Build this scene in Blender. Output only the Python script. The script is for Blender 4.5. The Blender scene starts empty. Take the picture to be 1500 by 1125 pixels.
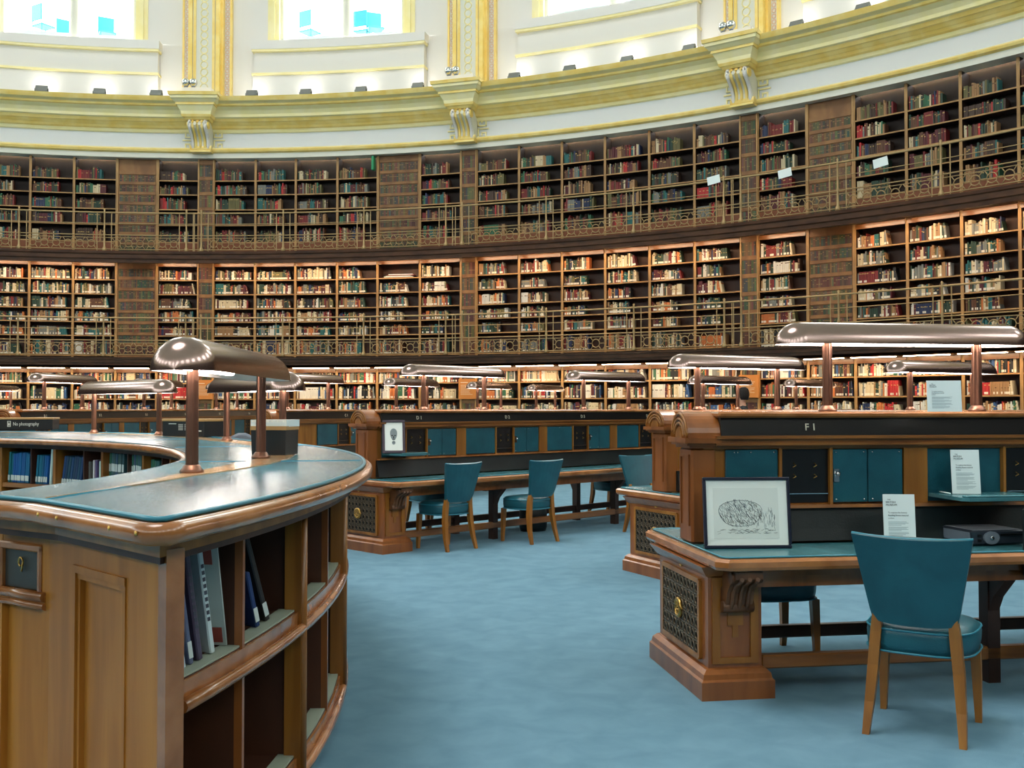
import bpy, math, random
from mathutils import Matrix, Vector
PI = math.pi
sc = bpy.context.scene
# ---------------------------------------------------------------- camera
FPX, HOR, EYE = 1500.0, 598.0, 1.448
PITCH = math.atan((HOR - 562.5) / FPX)
cd = bpy.data.cameras.new('camera'); cam = bpy.data.objects.new('camera', cd)
sc.collection.objects.link(cam); sc.camera = cam
cd.sensor_width = 36.0; cd.lens = FPX / 1500 * 36.0; cd.clip_end = 300; cd.clip_start = 0.05
cam.location = (0, 0, EYE); cam.rotation_euler = (PI / 2 + PITCH, 0, 0)
# ---------------------------------------------------------------- world, light, exposure
SKY = 7.5
w = bpy.data.worlds.new('sky'); sc.world = w; w.use_nodes = True
bg = w.node_tree.nodes['Background']; bg.inputs[0].default_value = (1.0, 0.965, 0.92, 1); bg.inputs[1].default_value = SKY
sc.view_settings.view_transform = 'Standard'; sc.view_settings.look = 'None'
sc.view_settings.exposure = 0.58; sc.view_settings.gamma = 1.0; sc.view_settings.use_curve_mapping = False
cy_ = sc.cycles
cy_.use_denoising = True; cy_.max_bounces = 7; cy_.diffuse_bounces = 4; cy_.glossy_bounces = 3
cy_.transmission_bounces = 3; cy_.transparent_max_bounces = 6; cy_.caustics_reflective = False; cy_.caustics_refractive = False
cy_.sample_clamp_indirect = 6.0
CX, CY = -7.96, 4.21          # centre of the round room (desks)
WX, WY = -7.93, 4.26          # centre of the wall circle
RW = 23.09                    # bookcase fronts
def portal(x, y, z, sx, sy, rot, nm):
    l = bpy.data.lights.new(nm, 'AREA'); l.shape = 'RECTANGLE'; l.size = sx; l.size_y = sy; l.cycles.is_portal = True
    o = bpy.data.objects.new(nm, l); sc.collection.objects.link(o); o.location = (x, y, z); o.rotation_euler = rot
WIN_Z0, WIN_Z1, WIN_HALF, RD = 11.33, 15.6, 4.62, 23.4
for k in range(20):
    a = math.radians(8.2 + 18 * k)
    portal(WX + (RD + .12) * math.sin(a), WY + (RD + .12) * math.cos(a), (WIN_Z0 + WIN_Z1) / 2, 3.7, WIN_Z1 - WIN_Z0, (PI / 2, 0, PI - a), 'window_daylight')
portal(WX, WY, 26.6, 13, 13, (0, 0, 0), 'skylight_daylight')
# ---------------------------------------------------------------- helpers
def lin(c):
    return tuple(((v / 255) / 12.92 if v / 255 <= .04045 else ((v / 255 + .055) / 1.055) ** 2.4) for v in c) + (1,)
def at(px, py, z):                        # where the sight line of a pixel meets height z
    dx, dy, dz = (px - 750) / FPX, 1.0, (562.5 - py) / FPX
    y = dy * math.cos(PITCH) - dz * math.sin(PITCH); zz = dy * math.sin(PITCH) + dz * math.cos(PITCH)
    t = (z - EYE) / zz
    return Vector((dx * t, y * t, z))
def az_on(px, r, near=False, cx=CX, cy=CY):    # azimuth about the centre where column px crosses a circle
    m = (px - 750) / FPX
    a = 1 + m * m; b = -2 * (m * cx + cy); c = cx * cx + cy * cy - r * r
    s = math.sqrt(max(b * b - 4 * a * c, 0)); t = (-b + (-s if near else s)) / (2 * a)
    return math.degrees(math.atan2(m * t - cx, t - cy))
def P(az, r, z=0.0, cx=CX, cy=CY):
    a = math.radians(az); return Vector((cx + r * math.sin(a), cy + r * math.cos(a), z))
class MB:
    def __init__(s): s.v = []; s.f = []; s.m = []; s.c = []; s.sm = []
    def face(s, idx, m=0, c=None, smooth=False): s.f.append(idx); s.m.append(m); s.c.append(c); s.sm.append(smooth)
    def box(s, x0, x1, y0, y1, z0, z1, m=0, c=None, M=None):
        b = len(s.v)
        for z in (z0, z1):
            for x, y in ((x0, y0), (x1, y0), (x1, y1), (x0, y1)):
                p = Vector((x, y, z)); s.v.append(M @ p if M else p)
        for q in ((3, 2, 1, 0), (4, 5, 6, 7), (0, 1, 5, 4), (1, 2, 6, 5), (2, 3, 7, 6), (3, 0, 4, 7)):
            s.face([b + i for i in q], m, c)
        return s
    def bbox(s, x0, x1, y0, y1, z0, z1, bv=.01, m=0, c=None, M=None):      # box with chamfered vertical and horizontal edges
        rings = [(bv, z0), (0, z0 + bv), (0, z1 - bv), (bv, z1)]
        L = []
        for i, z in rings:
            X0, X1, Y0, Y1 = x0 + i, x1 - i, y0 + i, y1 - i; k = bv
            L.append([Vector(q) for q in ((X0 + k, Y0, z), (X1 - k, Y0, z), (X1, Y0 + k, z), (X1, Y1 - k, z), (X1 - k, Y1, z), (X0 + k, Y1, z), (X0, Y1 - k, z), (X0, Y0 + k, z))])
        return s.loft(L, m, c, M=M)
    def loft(s, loops, m=0, c=None, closed=True, cap=True, M=None, smooth=False):
        b = len(s.v); n = len(loops[0])
        for L in loops:
            for p in L: p = Vector(p); s.v.append(M @ p if M else p)
        for i in range(len(loops) - 1):
            for j in range(n if closed else n - 1):
                k = (j + 1) % n
                s.face([b + i * n + j, b + i * n + k, b + (i + 1) * n + k, b + (i + 1) * n + j], m, c, smooth)
        if cap and closed:
            s.face([b + j for j in reversed(range(n))], m, c); s.face([b + (len(loops) - 1) * n + j for j in range(n)], m, c)
        return s
    def prism(s, poly, z0, z1, m=0, c=None, M=None):
        return s.loft([[(x, y, z0) for x, y in poly], [(x, y, z1) for x, y in poly]], m, c, M=M)
    def tube(s, pts, r, n=8, m=0, c=None, closed=False, M=None, rx=None, smooth=True):
        pts = [Vector(p) for p in pts]; loops = []; N = len(pts)
        rr = r if isinstance(r, (list, tuple)) else [r] * N
        for i, p in enumerate(pts):
            a = pts[(i - 1) % N] if (closed or i > 0) else p; bq = pts[(i + 1) % N] if (closed or i < N - 1) else p
            t = (bq - a).normalized(); up = Vector((0, 0, 1)) if abs(t.z) < .95 else Vector((0, 1, 0))
            u = t.cross(up).normalized(); v = u.cross(t)
            k = (rx if rx else 1)
            loops.append([p + u * (math.cos(2 * PI * j / n) * rr[i] * k) + v * (math.sin(2 * PI * j / n) * rr[i]) for j in range(n)])
        if closed: loops.append(loops[0])
        return s.loft(loops, m, c, cap=not closed, M=M, smooth=smooth)
    def lathe(s, prof, n=16, cx=0, cy=0, m=0, c=None, M=None, smooth=True):
        return s.loft([[(cx + r * math.cos(2 * PI * j / n), cy + r * math.sin(2 * PI * j / n), z) for j in range(n)] for r, z in prof], m, c, M=M, smooth=smooth)
    def arc(s, r0, r1, a0, a1, z0, z1, m=0, c=None, step=2.0, cx=CX, cy=CY):   # slab between two radii
        n = max(1, int(abs(a1 - a0) / step + .99)); L = []
        for i in range(n + 1):
            a = a0 + (a1 - a0) * i / n
            L.append([P(a, r0, z0, cx, cy), P(a, r1, z0, cx, cy), P(a, r1, z1, cx, cy), P(a, r0, z1, cx, cy)])
        return s.loft(L, m, c)
    def sweep(s, prof, a0, a1, mats, step=1.5, cx=WX, cy=WY, full=False):       # profile [(r,z)] round the room
        n = max(1, int(abs(a1 - a0) / step + .99)); b = len(s.v); k = len(prof)
        for i in range(n + 1):
            a = a0 + (a1 - a0) * i / n
            for r, z in prof: s.v.append(P(a, r, z, cx, cy))
        for i in range(n):
            for j in range(k - 1):
                s.face([b + i * k + j, b + (i + 1) * k + j, b + (i + 1) * k + j + 1, b + i * k + j + 1], mats[j])
        return s
    def ring(s, c, R, r, n=16, k=6, m=0, M=None, col=None):   # torus standing in the xz plane
        c = Vector(c)
        return s.tube([c + Vector((R * math.cos(2 * PI * i / n), 0, R * math.sin(2 * PI * i / n))) for i in range(n)], r, k, m, col, closed=True, M=M)
    def build(s, name, mats, parent=None, smooth=None, M=None):
        me = bpy.data.meshes.new(name); me.from_pydata([tuple(v) for v in s.v], [], s.f)
        if not isinstance(mats, (list, tuple)): mats = [mats]
        for m in mats: me.materials.append(m)
        me.polygons.foreach_set('material_index', s.m)
        me.polygons.foreach_set('use_smooth', s.sm if smooth is None else [smooth] * len(s.f))
        if any(c is not None for c in s.c):
            at_ = me.color_attributes.new('Col', 'FLOAT_COLOR', 'CORNER'); arr = []
            for f, c in zip(s.f, s.c):
                c = c or (.5, .5, .5, 1); arr.extend(list(c) * len(f))
            at_.data.foreach_set('color', arr)
        me.update()
        o = bpy.data.objects.new(name, me); sc.collection.objects.link(o)
        if parent: o.parent = parent
        if M: o.matrix_local = M
        fix_normals(me)
        return o
def fix_normals(me):
    import bmesh
    bm = bmesh.new(); bm.from_mesh(me); bmesh.ops.recalc_face_normals(bm, faces=bm.faces); bm.to_mesh(me); bm.free()
def tag(o, label=None, cat=None, group=None, kind=None):
    if label: o['label'] = label
    if cat: o['category'] = cat
    if group: o['group'] = group
    if kind: o['kind'] = kind
    return o
def thing(name, label, cat, loc=(0, 0, 0), rz=0, group=None):
    o = bpy.data.objects.new(name, None); sc.collection.objects.link(o); o.empty_display_size = .1
    o.location = loc; o.rotation_euler = (0, 0, rz); return tag(o, label, cat, group)
def struct(mb, name, mats, parent=None, label=None):
    o = mb.build(name, mats, parent)
    if not parent: o['kind'] = 'structure'; o['label'] = label or name.replace('_', ' ')
    return o
def kids(o): return [c for c in bpy.data.objects if c.parent == o]
def copy_tree(o, parent=None):
    c = o.copy(); sc.collection.objects.link(c)
    if parent: c.parent = parent
    for ch in kids(o): copy_tree(ch, c)
    return c
def text(name, body, size, parent, M, mat, align='LEFT', ext=.0006, bold=0.0, sx=1.0):
    cu = bpy.data.curves.new(name, 'FONT'); cu.body = body; cu.size = size; cu.extrude = ext; cu.align_x = align; cu.offset = bold; cu.resolution_u = 2
    t = bpy.data.objects.new(name, cu); sc.collection.objects.link(t)
    dg = bpy.context.evaluated_depsgraph_get(); me = bpy.data.meshes.new_from_object(t.evaluated_get(dg)); me.name = name
    bpy.data.objects.remove(t); bpy.data.curves.remove(cu)
    me.materials.clear(); me.materials.append(mat)
    o = bpy.data.objects.new(name, me); sc.collection.objects.link(o)
    if parent: o.parent = parent
    o.matrix_local = M @ Matrix.Diagonal((sx, 1, 1, 1)); return o
# ---------------------------------------------------------------- materials
def mat(name, col, rough=.5, metal=0.0, spec=.5, emit=None, es=0, coat=0.0):
    m = bpy.data.materials.new(name); m.use_nodes = True; b = m.node_tree.nodes['Principled BSDF']
    b.inputs['Base Color'].default_value = col; b.inputs['Roughness'].default_value = rough; b.inputs['Metallic'].default_value = metal
    b.inputs['Specular IOR Level'].default_value = spec; b.inputs['Coat Weight'].default_value = coat; b.inputs['Coat Roughness'].default_value = .15
    if emit: b.inputs['Emission Color'].default_value = emit; b.inputs['Emission Strength'].default_value = es
    return m
def noise_mat(name, c1, c2, scale=(6, 6, 6), rough=.5, detail=4, metal=0, spec=.5, bump=0, bscale=60, coat=0, lo=.35, hi=.65, c3=None, rvar=0):
    m = mat(name, c1, rough, metal, spec, coat=coat); nt = m.node_tree; N = nt.nodes; L = nt.links; b = N['Principled BSDF']
    tc = N.new('ShaderNodeTexCoord'); mp = N.new('ShaderNodeMapping'); mp.inputs['Scale'].default_value = scale
    no = N.new('ShaderNodeTexNoise'); no.inputs['Scale'].default_value = 1; no.inputs['Detail'].default_value = detail; no.inputs['Distortion'].default_value = .4
    cr = N.new('ShaderNodeValToRGB'); cr.color_ramp.elements[0].position = lo; cr.color_ramp.elements[1].position = hi
    cr.color_ramp.elements[0].color = c1; cr.color_ramp.elements[1].color = c2
    if c3: e = cr.color_ramp.elements.new((lo + hi) / 2); e.color = c3
    L.new(tc.outputs['Object'], mp.inputs[0]); L.new(mp.outputs[0], no.inputs['Vector']); L.new(no.outputs['Fac'], cr.inputs[0]); L.new(cr.outputs[0], b.inputs['Base Color'])
    if rvar:
        mr = N.new('ShaderNodeMapRange'); mr.inputs['To Min'].default_value = rough - rvar; mr.inputs['To Max'].default_value = rough + rvar
        L.new(no.outputs['Fac'], mr.inputs[0]); L.new(mr.outputs[0], b.inputs['Roughness'])
    if bump:
        n2 = N.new('ShaderNodeTexNoise'); n2.inputs['Scale'].default_value = bscale; n2.inputs['Detail'].default_value = 3
        bp = N.new('ShaderNodeBump'); bp.inputs['Strength'].default_value = bump; bp.inputs['Distance'].default_value = .01
        L.new(tc.outputs['Object'], n2.inputs['Vector']); L.new(n2.outputs['Fac'], bp.inputs['Height']); L.new(bp.outputs[0], b.inputs['Normal'])
    return m
OAK = noise_mat('oak', lin((128, 78, 22)), lin((166, 110, 42)), (9, 9, 1.1), .38, 6, c3=lin((146, 92, 30)), coat=.15)
OAKH = noise_mat('oak_long_grain', lin((118, 70, 28)), lin((152, 98, 46)), (1.5, 1.5, 14), .34, 6, coat=.25)
WALNUT = noise_mat('red_oak', lin((118, 66, 28)), lin((152, 90, 42)), (8, 8, 1.2), .32, 6, coat=.3)
RAIL = noise_mat('polished_edge_rail', lin((140, 84, 40)), lin((176, 116, 66)), (5, 5, 5), .25, 5, coat=.5)
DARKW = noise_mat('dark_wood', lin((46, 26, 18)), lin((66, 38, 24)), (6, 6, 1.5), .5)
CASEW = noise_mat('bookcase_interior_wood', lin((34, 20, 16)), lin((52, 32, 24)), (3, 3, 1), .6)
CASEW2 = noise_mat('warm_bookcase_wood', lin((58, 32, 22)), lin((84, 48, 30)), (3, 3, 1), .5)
EDGEW = noise_mat('bookcase_edge_oak', lin((148, 110, 64)), lin((188, 146, 90)), (4, 4, 1), .42)
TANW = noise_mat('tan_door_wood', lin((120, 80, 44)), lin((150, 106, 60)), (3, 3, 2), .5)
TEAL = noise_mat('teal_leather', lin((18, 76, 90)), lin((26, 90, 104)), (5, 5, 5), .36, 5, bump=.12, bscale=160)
TOPL = noise_mat('teal_leather_sheen', lin((46, 100, 110)), lin((74, 128, 136)), (2.2, 2.2, 2.2), .24, 8, bump=.1, bscale=220, rvar=.07, spec=.6)  # paler than the chair leather: reflected sheen is put into the base colour
RINGL = noise_mat('worn_teal_leather', lin((34, 96, 114)), lin((62, 124, 140)), (1.6, 1.6, 1.6), .22, 9, bump=.12, bscale=200, rvar=.08, spec=.8, coat=.08)
PIPE = mat('teal_piping', lin((44, 128, 150)), .3)
BLACKL = noise_mat('black_leather', lin((14, 22, 24)), lin((22, 34, 36)), (3, 3, 3), .38, bump=.1, bscale=120)
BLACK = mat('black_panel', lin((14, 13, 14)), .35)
DARKP = mat('dark_paint', lin((26, 28, 30)), .45)
MAG = mat('dark_slate_panel', lin((58, 56, 50)), .4)
SHADE = mat('bronzed_lamp_metal', lin((152, 130, 123)), .2, 1.0)
SHIN = mat('lamp_inner_white', lin((240, 232, 225)), .4)
POSTD = mat('bronze_post', lin((96, 72, 64)), .36, .85)
COPPER = mat('copper_post', lin((196, 132, 100)), .3, .9)
BRASS = mat('brass', lin((200, 160, 90)), .3, 1.0)
RAILM = mat('aged_brass_railing', lin((176, 148, 104)), .45, .3)
GRILL = mat('dark_bronze_grille', lin((112, 98, 80)), .45, .4)
GOLD = noise_mat('gilding', lin((246, 212, 112)), lin((252, 228, 146)), (3, 3, 3), .36)
PGOLD = noise_mat('pale_gold_paint', lin((248, 236, 168)), lin((252, 242, 192)), (3, 3, 3), .5)
CREAM = mat('cream_plaster', lin((226, 226, 214)), .7)
WHITEW = mat('white_plaster', lin((232, 230, 226)), .75)
PINKG = mat('rose_gilt_band', lin((236, 206, 186)), .6)
CARPET = noise_mat('blue_carpet', lin((98, 138, 160)), lin((124, 164, 186)), (5, 5, 5), .95, 14, spec=.1, bump=.5, bscale=420, lo=.12, hi=.88)
PAPER = mat('white_card', lin((234, 246, 247)), .5)
MOUNT = mat('picture_mount', lin((240, 246, 241)), .5)
INKM = mat('grey_ink', lin((92, 104, 112)), .6)
INKD = mat('dark_ink', lin((58, 62, 66)), .6)
LIPM = mat('pale_green_lip', lin((160, 172, 156)), .4)
WHT = mat('white_lettering', lin((225, 225, 215)), .5)
CREAML = mat('cream_lettering', lin((220, 212, 190)), .5)
FRAMEB = mat('navy_frame', lin((28, 34, 52)), .3)
FRAMEP = mat('plum_frame', lin((58, 42, 58)), .35)
GREY = mat('grey_plastic', lin((120, 128, 140)), .4)
GREYD = mat('dark_grey_plastic', lin((44, 50, 60)), .35)
FLOOD = mat('floodlight_grey', lin((120, 124, 124)), .4, .3)
CHROME = mat('chrome', lin((200, 204, 208)), .12, 1.0)
WARML = mat('warm_strip_light', (1, .8, .55, 1), .5, emit=(1, .74, .48, 1), es=28)
TUBEL = mat('lamp_tube', (1, .95, .9, 1), .5, emit=(1, .88, .8, 1), es=30)
TEALC = mat('turquoise_chair', lin((30, 150, 170)), .5)
SKIN = mat('skin', lin((190, 140, 115)), .6); CLOTH = mat('dark_clothes', lin((30, 36, 42)), .9); HAIR = mat('dark_hair', lin((30, 22, 18)), .8)
m = bpy.data.materials.new('book_cloth'); m.use_nodes = True; BOOKM = m
_b = m.node_tree.nodes['Principled BSDF']; _b.inputs['Roughness'].default_value = .5
_a = m.node_tree.nodes.new('ShaderNodeVertexColor'); _a.layer_name = 'Col'; m.node_tree.links.new(_a.outputs[0], _b.inputs['Base Color'])
m = bpy.data.materials.new('window_glass'); m.use_nodes = True; GLASS = m
nt = m.node_tree; nt.nodes.clear(); o_ = nt.nodes.new('ShaderNodeOutputMaterial'); mx = nt.nodes.new('ShaderNodeMixShader'); mx.inputs[0].default_value = .06
t_ = nt.nodes.new('ShaderNodeBsdfTransparent'); t_.inputs[0].default_value = (.93, .98, 1, 1); g_ = nt.nodes.new('ShaderNodeBsdfGlossy'); g_.inputs['Roughness'].default_value = .02
nt.links.new(t_.outputs[0], mx.inputs[1]); nt.links.new(g_.outputs[0], mx.inputs[2]); nt.links.new(mx.outputs[0], o_.inputs[0])
def F(az, r, z=0.0, cx=CX, cy=CY): return Matrix.Translation(P(az, r, z, cx, cy)) @ Matrix.Rotation(-math.radians(az), 4, 'Z')
def ordn(n): return ['first', 'second', 'third', 'fourth', 'fifth', 'sixth', 'seventh', 'eighth', 'ninth', 'tenth', 'eleventh', 'twelfth'][n] if n < 12 else '%dth' % (n + 1)
# ================================================================ SETTING
struct(MB().box(-36, 22, -24, 32, -.1, 0), 'floor', CARPET, label='blue fitted carpet covering the whole reading room')
PIER = [17.2 + 18 * k for k in range(-10, 10)]
# lower wall behind the bookcases, drum with window openings, dome
mb = MB(); mb.sweep([(RW + .42, 0), (RW + .42, 8.2), (RD + .3, 8.2)], -180, 180, [0, 0], 3)
struct(mb, 'wall_round', DARKW, label='round lower wall behind the bookcases')
mb = MB()
for k in range(20):
    c = 8.2 + 18 * k
    for i in range(12):                               # solid ring below and above the windows, piers between
        a0, a1 = c - 9 + 1.5 * i, c - 7.5 + 1.5 * i
        mb.sweep([(RD, 9.5), (RD, WIN_Z0)], a0, a1, [0], 3); mb.sweep([(RD, WIN_Z1), (RD, 17.3)], a0, a1, [0], 3)
    for a0, a1 in ((c - 9, c - 6.8), (c - 6.8, c - WIN_HALF), (c + WIN_HALF, c + 6.8), (c + 6.8, c + 9)):
        mb.sweep([(RD, WIN_Z0), (RD, WIN_Z1)], a0, a1, [0], 3)
struct(mb, 'wall_drum', WHITEW, label='white plastered drum wall above the gilded cornice')
mb = MB(); prof = []
for i in range(15):
    t = PI / 2 * i / 14; r = RD * math.cos(t) + .001; z = 17.3 + 11.5 * math.sin(t)
    if r < 6: break
    prof.append((r, z))
prof.append((6, 26.5))
mb.sweep(prof, -180, 180, [0] * (len(prof) - 1), 6)
struct(mb, 'ceiling', CREAM, label='cream dome with a round opening for the skylight')
# entablature
prof = [(23.3, 8.12, 1), (22.93, 8.12, 1), (22.93, 8.25, 0), (22.86, 8.28, 0), (22.84, 8.33, 0), (22.89, 8.37, 2), (22.95, 8.40, 1), (23.02, 8.43, 3), (23.02, 8.80, 2), (22.96, 8.82, 2),
        (22.94, 8.89, 0), (22.86, 8.91, 0), (22.82, 8.965, 0), (22.80, 8.97, 0), (22.74, 9.03, 0), (22.70, 9.04, 0), (22.66, 9.11, 2), (22.60, 9.13, 2), (22.59, 9.2, 2), (22.54, 9.29, 2), (22.44, 9.36, 0), (22.40, 9.38, 0),
        (22.40, 9.43, 2), (22.36, 9.45, 2), (22.27, 9.47, 0), (22.24, 9.53, 0), (22.22, 9.58, 1), (23.45, 9.6, 1)]
mb = MB().sweep([(r, z) for r, z, _ in prof], -180, 180, [q[2] for q in prof], 1.5)
struct(mb, 'trim_1', [GOLD, CREAM, PGOLD, mat('grey_white_frieze', lin((222, 226, 228)), .7)], label='gilded cornice and white frieze round the room above the bookcases')
# gallery decks with moulded fascias
DECKW = noise_mat('deck_edge_wood', lin((72, 46, 32)), lin((100, 66, 44)), (3, 3, 8), .42)
DECK = [(23.4, 5.36, 1), (22.55, 5.36, 1), (22.5, 5.24, 0), (22.26, 5.22, 0), (22.24, 5.30, 0), (22.2, 5.32, 0), (22.18, 5.42, 0), (22.14, 5.44, 0), (22.12, 5.5, 0), (23.4, 5.5, 0)]
def deck(n, dz, th, lab):
    mb = MB().sweep([(r, 5.5 + dz - (5.5 - z) * th) for r, z, _ in DECK], -50, 90, [q[2] for q in DECK], 1.5)
    struct(mb, n, [DECKW, OAKH], label=lab)
deck('trim_2', 0, 1.0, 'floor and moulded edge of the top book gallery'); deck('trim_3', -2.74, .72, 'floor and moulded edge of the middle book gallery')
# windows
def window(k, full):
    c = 8.2 + 18 * (k - 2); e = thing('window_%d' % (k + 1), None, None, P(c, RD, WIN_Z0, WX, WY), -math.radians(c))
    e['kind'] = 'structure'; e['label'] = 'tall paired window of the drum'
    Mi = e.matrix_basis.inverted() if False else F(c, RD, WIN_Z0, WX, WY).inverted()
    def world(mb, name, mats):
        mb.v = [Mi @ v for v in mb.v]; return mb.build(name, mats, e)
    H = WIN_Z1 - WIN_Z0; hw = RD * math.sin(math.radians(WIN_HALF))
    m_ = MB()
    for s in (-1, 1):
        m_.box(s * hw - .16, s * hw + .16, -.12, .25, 0, H, 0); m_.box(s * hw - .05, s * hw + .05, -.17, -.12, 0, H, 0)
        m_.box(s * (hw - .24), s * (hw - .16), .0, .2, 0, H, 1)
    m_.box(-hw, hw, -.1, .25, H - .1, H + .15, 0); m_.build('frame', [PGOLD if full else CREAM, CREAM], e)
    m_ = MB().lathe([(.2, 0), (.2, .1), (.16, .14), (.15, .2), (.15, H)], 12, .12, .12, 0)
    m_.build('mullion', CREAM, e)
    MB().box(-hw + .2, hw - .2, .2, .21, 0.02, H).build('pane', GLASS, e)
    world(MB().arc(RD - .34, RD + .3, c - 5.95, c + 5.95, 11.1, WIN_Z0, step=1.5, cx=WX, cy=WY), 'sill', WHITEW)
    if full:
        world(MB().arc(RD - .26, RD - .01, c - 5.85, c + 5.85, 9.6, 10.4, step=1.5, cx=WX, cy=WY).arc(RD - .2, RD - .01, c - 5.8, c + 5.8, 10.46, 11.04, step=1.5, cx=WX, cy=WY), 'apron_panel', WHITEW)
        world(MB().arc(RD - .32, RD - .01, c - 5.9, c + 5.9, 10.4, 10.46, step=1.5, cx=WX, cy=WY), 'gilt_moulding', PGOLD)
        world(MB().arc(RD - .32, RD - .01, c - 5.9, c + 5.9, 11.04, 11.1, step=1.5, cx=WX, cy=WY), 'gilt_moulding', PGOLD)
for k in range(20): window(k, k < 6)
# pilasters, broken-forward cornice and scrolled consoles on every pier in view
WHERE = {-.8: 'leftmost of the three in view', 17.2: 'middle of the three in view', 35.2: 'rightmost of the three in view'}
WH2 = {-.8: 'left', 17.2: 'middle', 35.2: 'right'}
for pz in (-18.8, -.8, 17.2, 35.2, 53.2):
    wh = WHERE.get(round(pz, 1), 'out of view'); w2 = WH2.get(round(pz, 1), 'outer')
    e = thing('console_bracket', 'gilded scrolled console bracket under the cornice, ' + wh, 'bracket', P(pz, 22.9, 8.26, WX, WY), -math.radians(pz), 'gilded console brackets')
    pr = [(.12, .74), (-.46, .74), (-.53, .68), (-.54, .60), (-.48, .53), (-.36, .44), (-.26, .34), (-.2, .24), (-.2, .12), (-.1, .0), (.12, .0)]
    MB().loft([[(x, y, z) for y, z in pr] for x in (-.25, .25)]).build('body', CREAM, e)
    m_ = MB()
    for x in (-.2, .2):
        m_.tube([(x, y - .012, z) for y, z in pr[1:10]], .042, 6, 0)
    m_.build('scroll_rib', WHITEW, e)
    m_ = MB()
    for x in (-.12, 0, .12): m_.tube([(x, y - .012, z) for y, z in pr[1:10]], .036, 6, 0)
    for x0, x1 in ((-.28, .28),):
        for (y, z, r) in ((-.42, .62, .1), (-.14, .08, .075)):
            m_.loft([[(x, y + r * math.cos(t * PI / 6), z + r * math.sin(t * PI / 6)) for t in range(12)] for x in (x0, x1)])
    m_.box(-.27, .27, -.22, .1, -.03, .02); m_.build('gilt_volute', GOLD, e)
    # greek key on the frieze each side
    for s in (-1, 1):
        m_ = MB()
        for dz in (.1, .42):
            q = s * .42
            for (x0, x1, z0, z1) in ((-.16, .14, .24, .27), (-.16, -.13, .0, .27), (-.16, .08, .0, .03), (.05, .08, 0, .17), (-.06, .08, .14, .17), (-.06, -.03, .08, .17)):
                m_.box(q + s * x0, q + s * x1, .08, .115, dz + z0, dz + z1)
        m_.build('greek_key', PGOLD, e)
    b = thing('cornice_block', 'gold moulded cornice block breaking forward over the %s console bracket' % w2, 'cornice', P(pz, 22.6, 9.0, WX, WY), -math.radians(pz), 'cornice blocks over the brackets')
    m_ = MB()
    def lv(hw, yf, z): return [(-hw, yf, z), (hw, yf, z), (hw, .6, z), (-hw, .6, z)]
    m_.loft([lv(.3, -.24, .0), lv(.34, -.28, .05), lv(.37, -.31, .06), lv(.40, -.34, .12)], 0)
    m_.loft([lv(.38, -.33, .12), lv(.40, -.35, .2), lv(.47, -.43, .33), lv(.47, -.43, .34)], 1)
    m_.loft([lv(.50, -.46, .34), lv(.50, -.46, .40)], 0)
    m_.loft([lv(.52, -.48, .40), lv(.57, -.54, .46), lv(.60, -.58, .48), lv(.63, -.6, .62)], 1)
    m_.loft([lv(.64, -.62, .55), lv(.65, -.64, .63)], 0)
    m_.build('moulding', [GOLD, PGOLD], b)
    MB().box(-.38, .38, -.3, .3, .63, .83).build('plinth_top', WHITEW, b)
    for s, nm in ((-1, 'left'), (1, 'right')):
        sp = thing('spotlight', 'small chrome ball spotlight, %s one of the pair above the %s bracket' % (nm, w2), 'spotlight', P(pz + .25 * s - .5, 22.35, 9.83, WX, WY), -math.radians(pz), 'chrome ball spotlights')
        MB().lathe([(.0, .02), (.06, .04), (.1, .1), (.105, .14), (.09, .2), (.05, .235), (0, .245)], 14).build('ball', CHROME, sp)
        MB().lathe([(.05, 0), (.05, .03)], 10).build('foot', GREY, sp)
    p_ = thing('pilaster', 'white and gold pilaster with ring ornament rising above the %s bracket' % w2, 'pilaster', P(pz, RD, 9.6, WX, WY), -math.radians(pz), 'drum pilasters')
    m_ = MB().box(-.62, .62, -.12, .0, 0, 7.6, 2)
    m_.box(-.36, .36, -.42, -.1, 0, 7.6, 1)
    for s in (-1, 1):
        m_.box(s * .36 - .05, s * .36 + .05, -.47, -.1, 0, 7.6, 0); m_.box(s * .25 - .035, s * .25 + .035, -.45, -.4, 0, 7.6, 0); m_.box(s * .44 - .03, s * .44 + .03, -.3, -.05, 0, 7.6, 0)
        m_.box(s * .64 - .025, s * .64 + .025, -.16, 0, 0, 7.6, 0)
    m_.build('shaft', [GOLD, CREAM, WHITEW], p_)
    m_ = MB()
    for i in range(22): m_.ring((0, -.425, .45 + i * .2), .095, .016, 14, 5)
    m_.build('ring_ornament', PGOLD, p_)
    for s in (-1, 1):
        m_ = MB()
        for i in range(34): m_.ring((s * .54, -.125, .2 + i * .13), .045, .012, 10, 4)
        m_.build('side_ornament', PINKG, p_)
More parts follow.
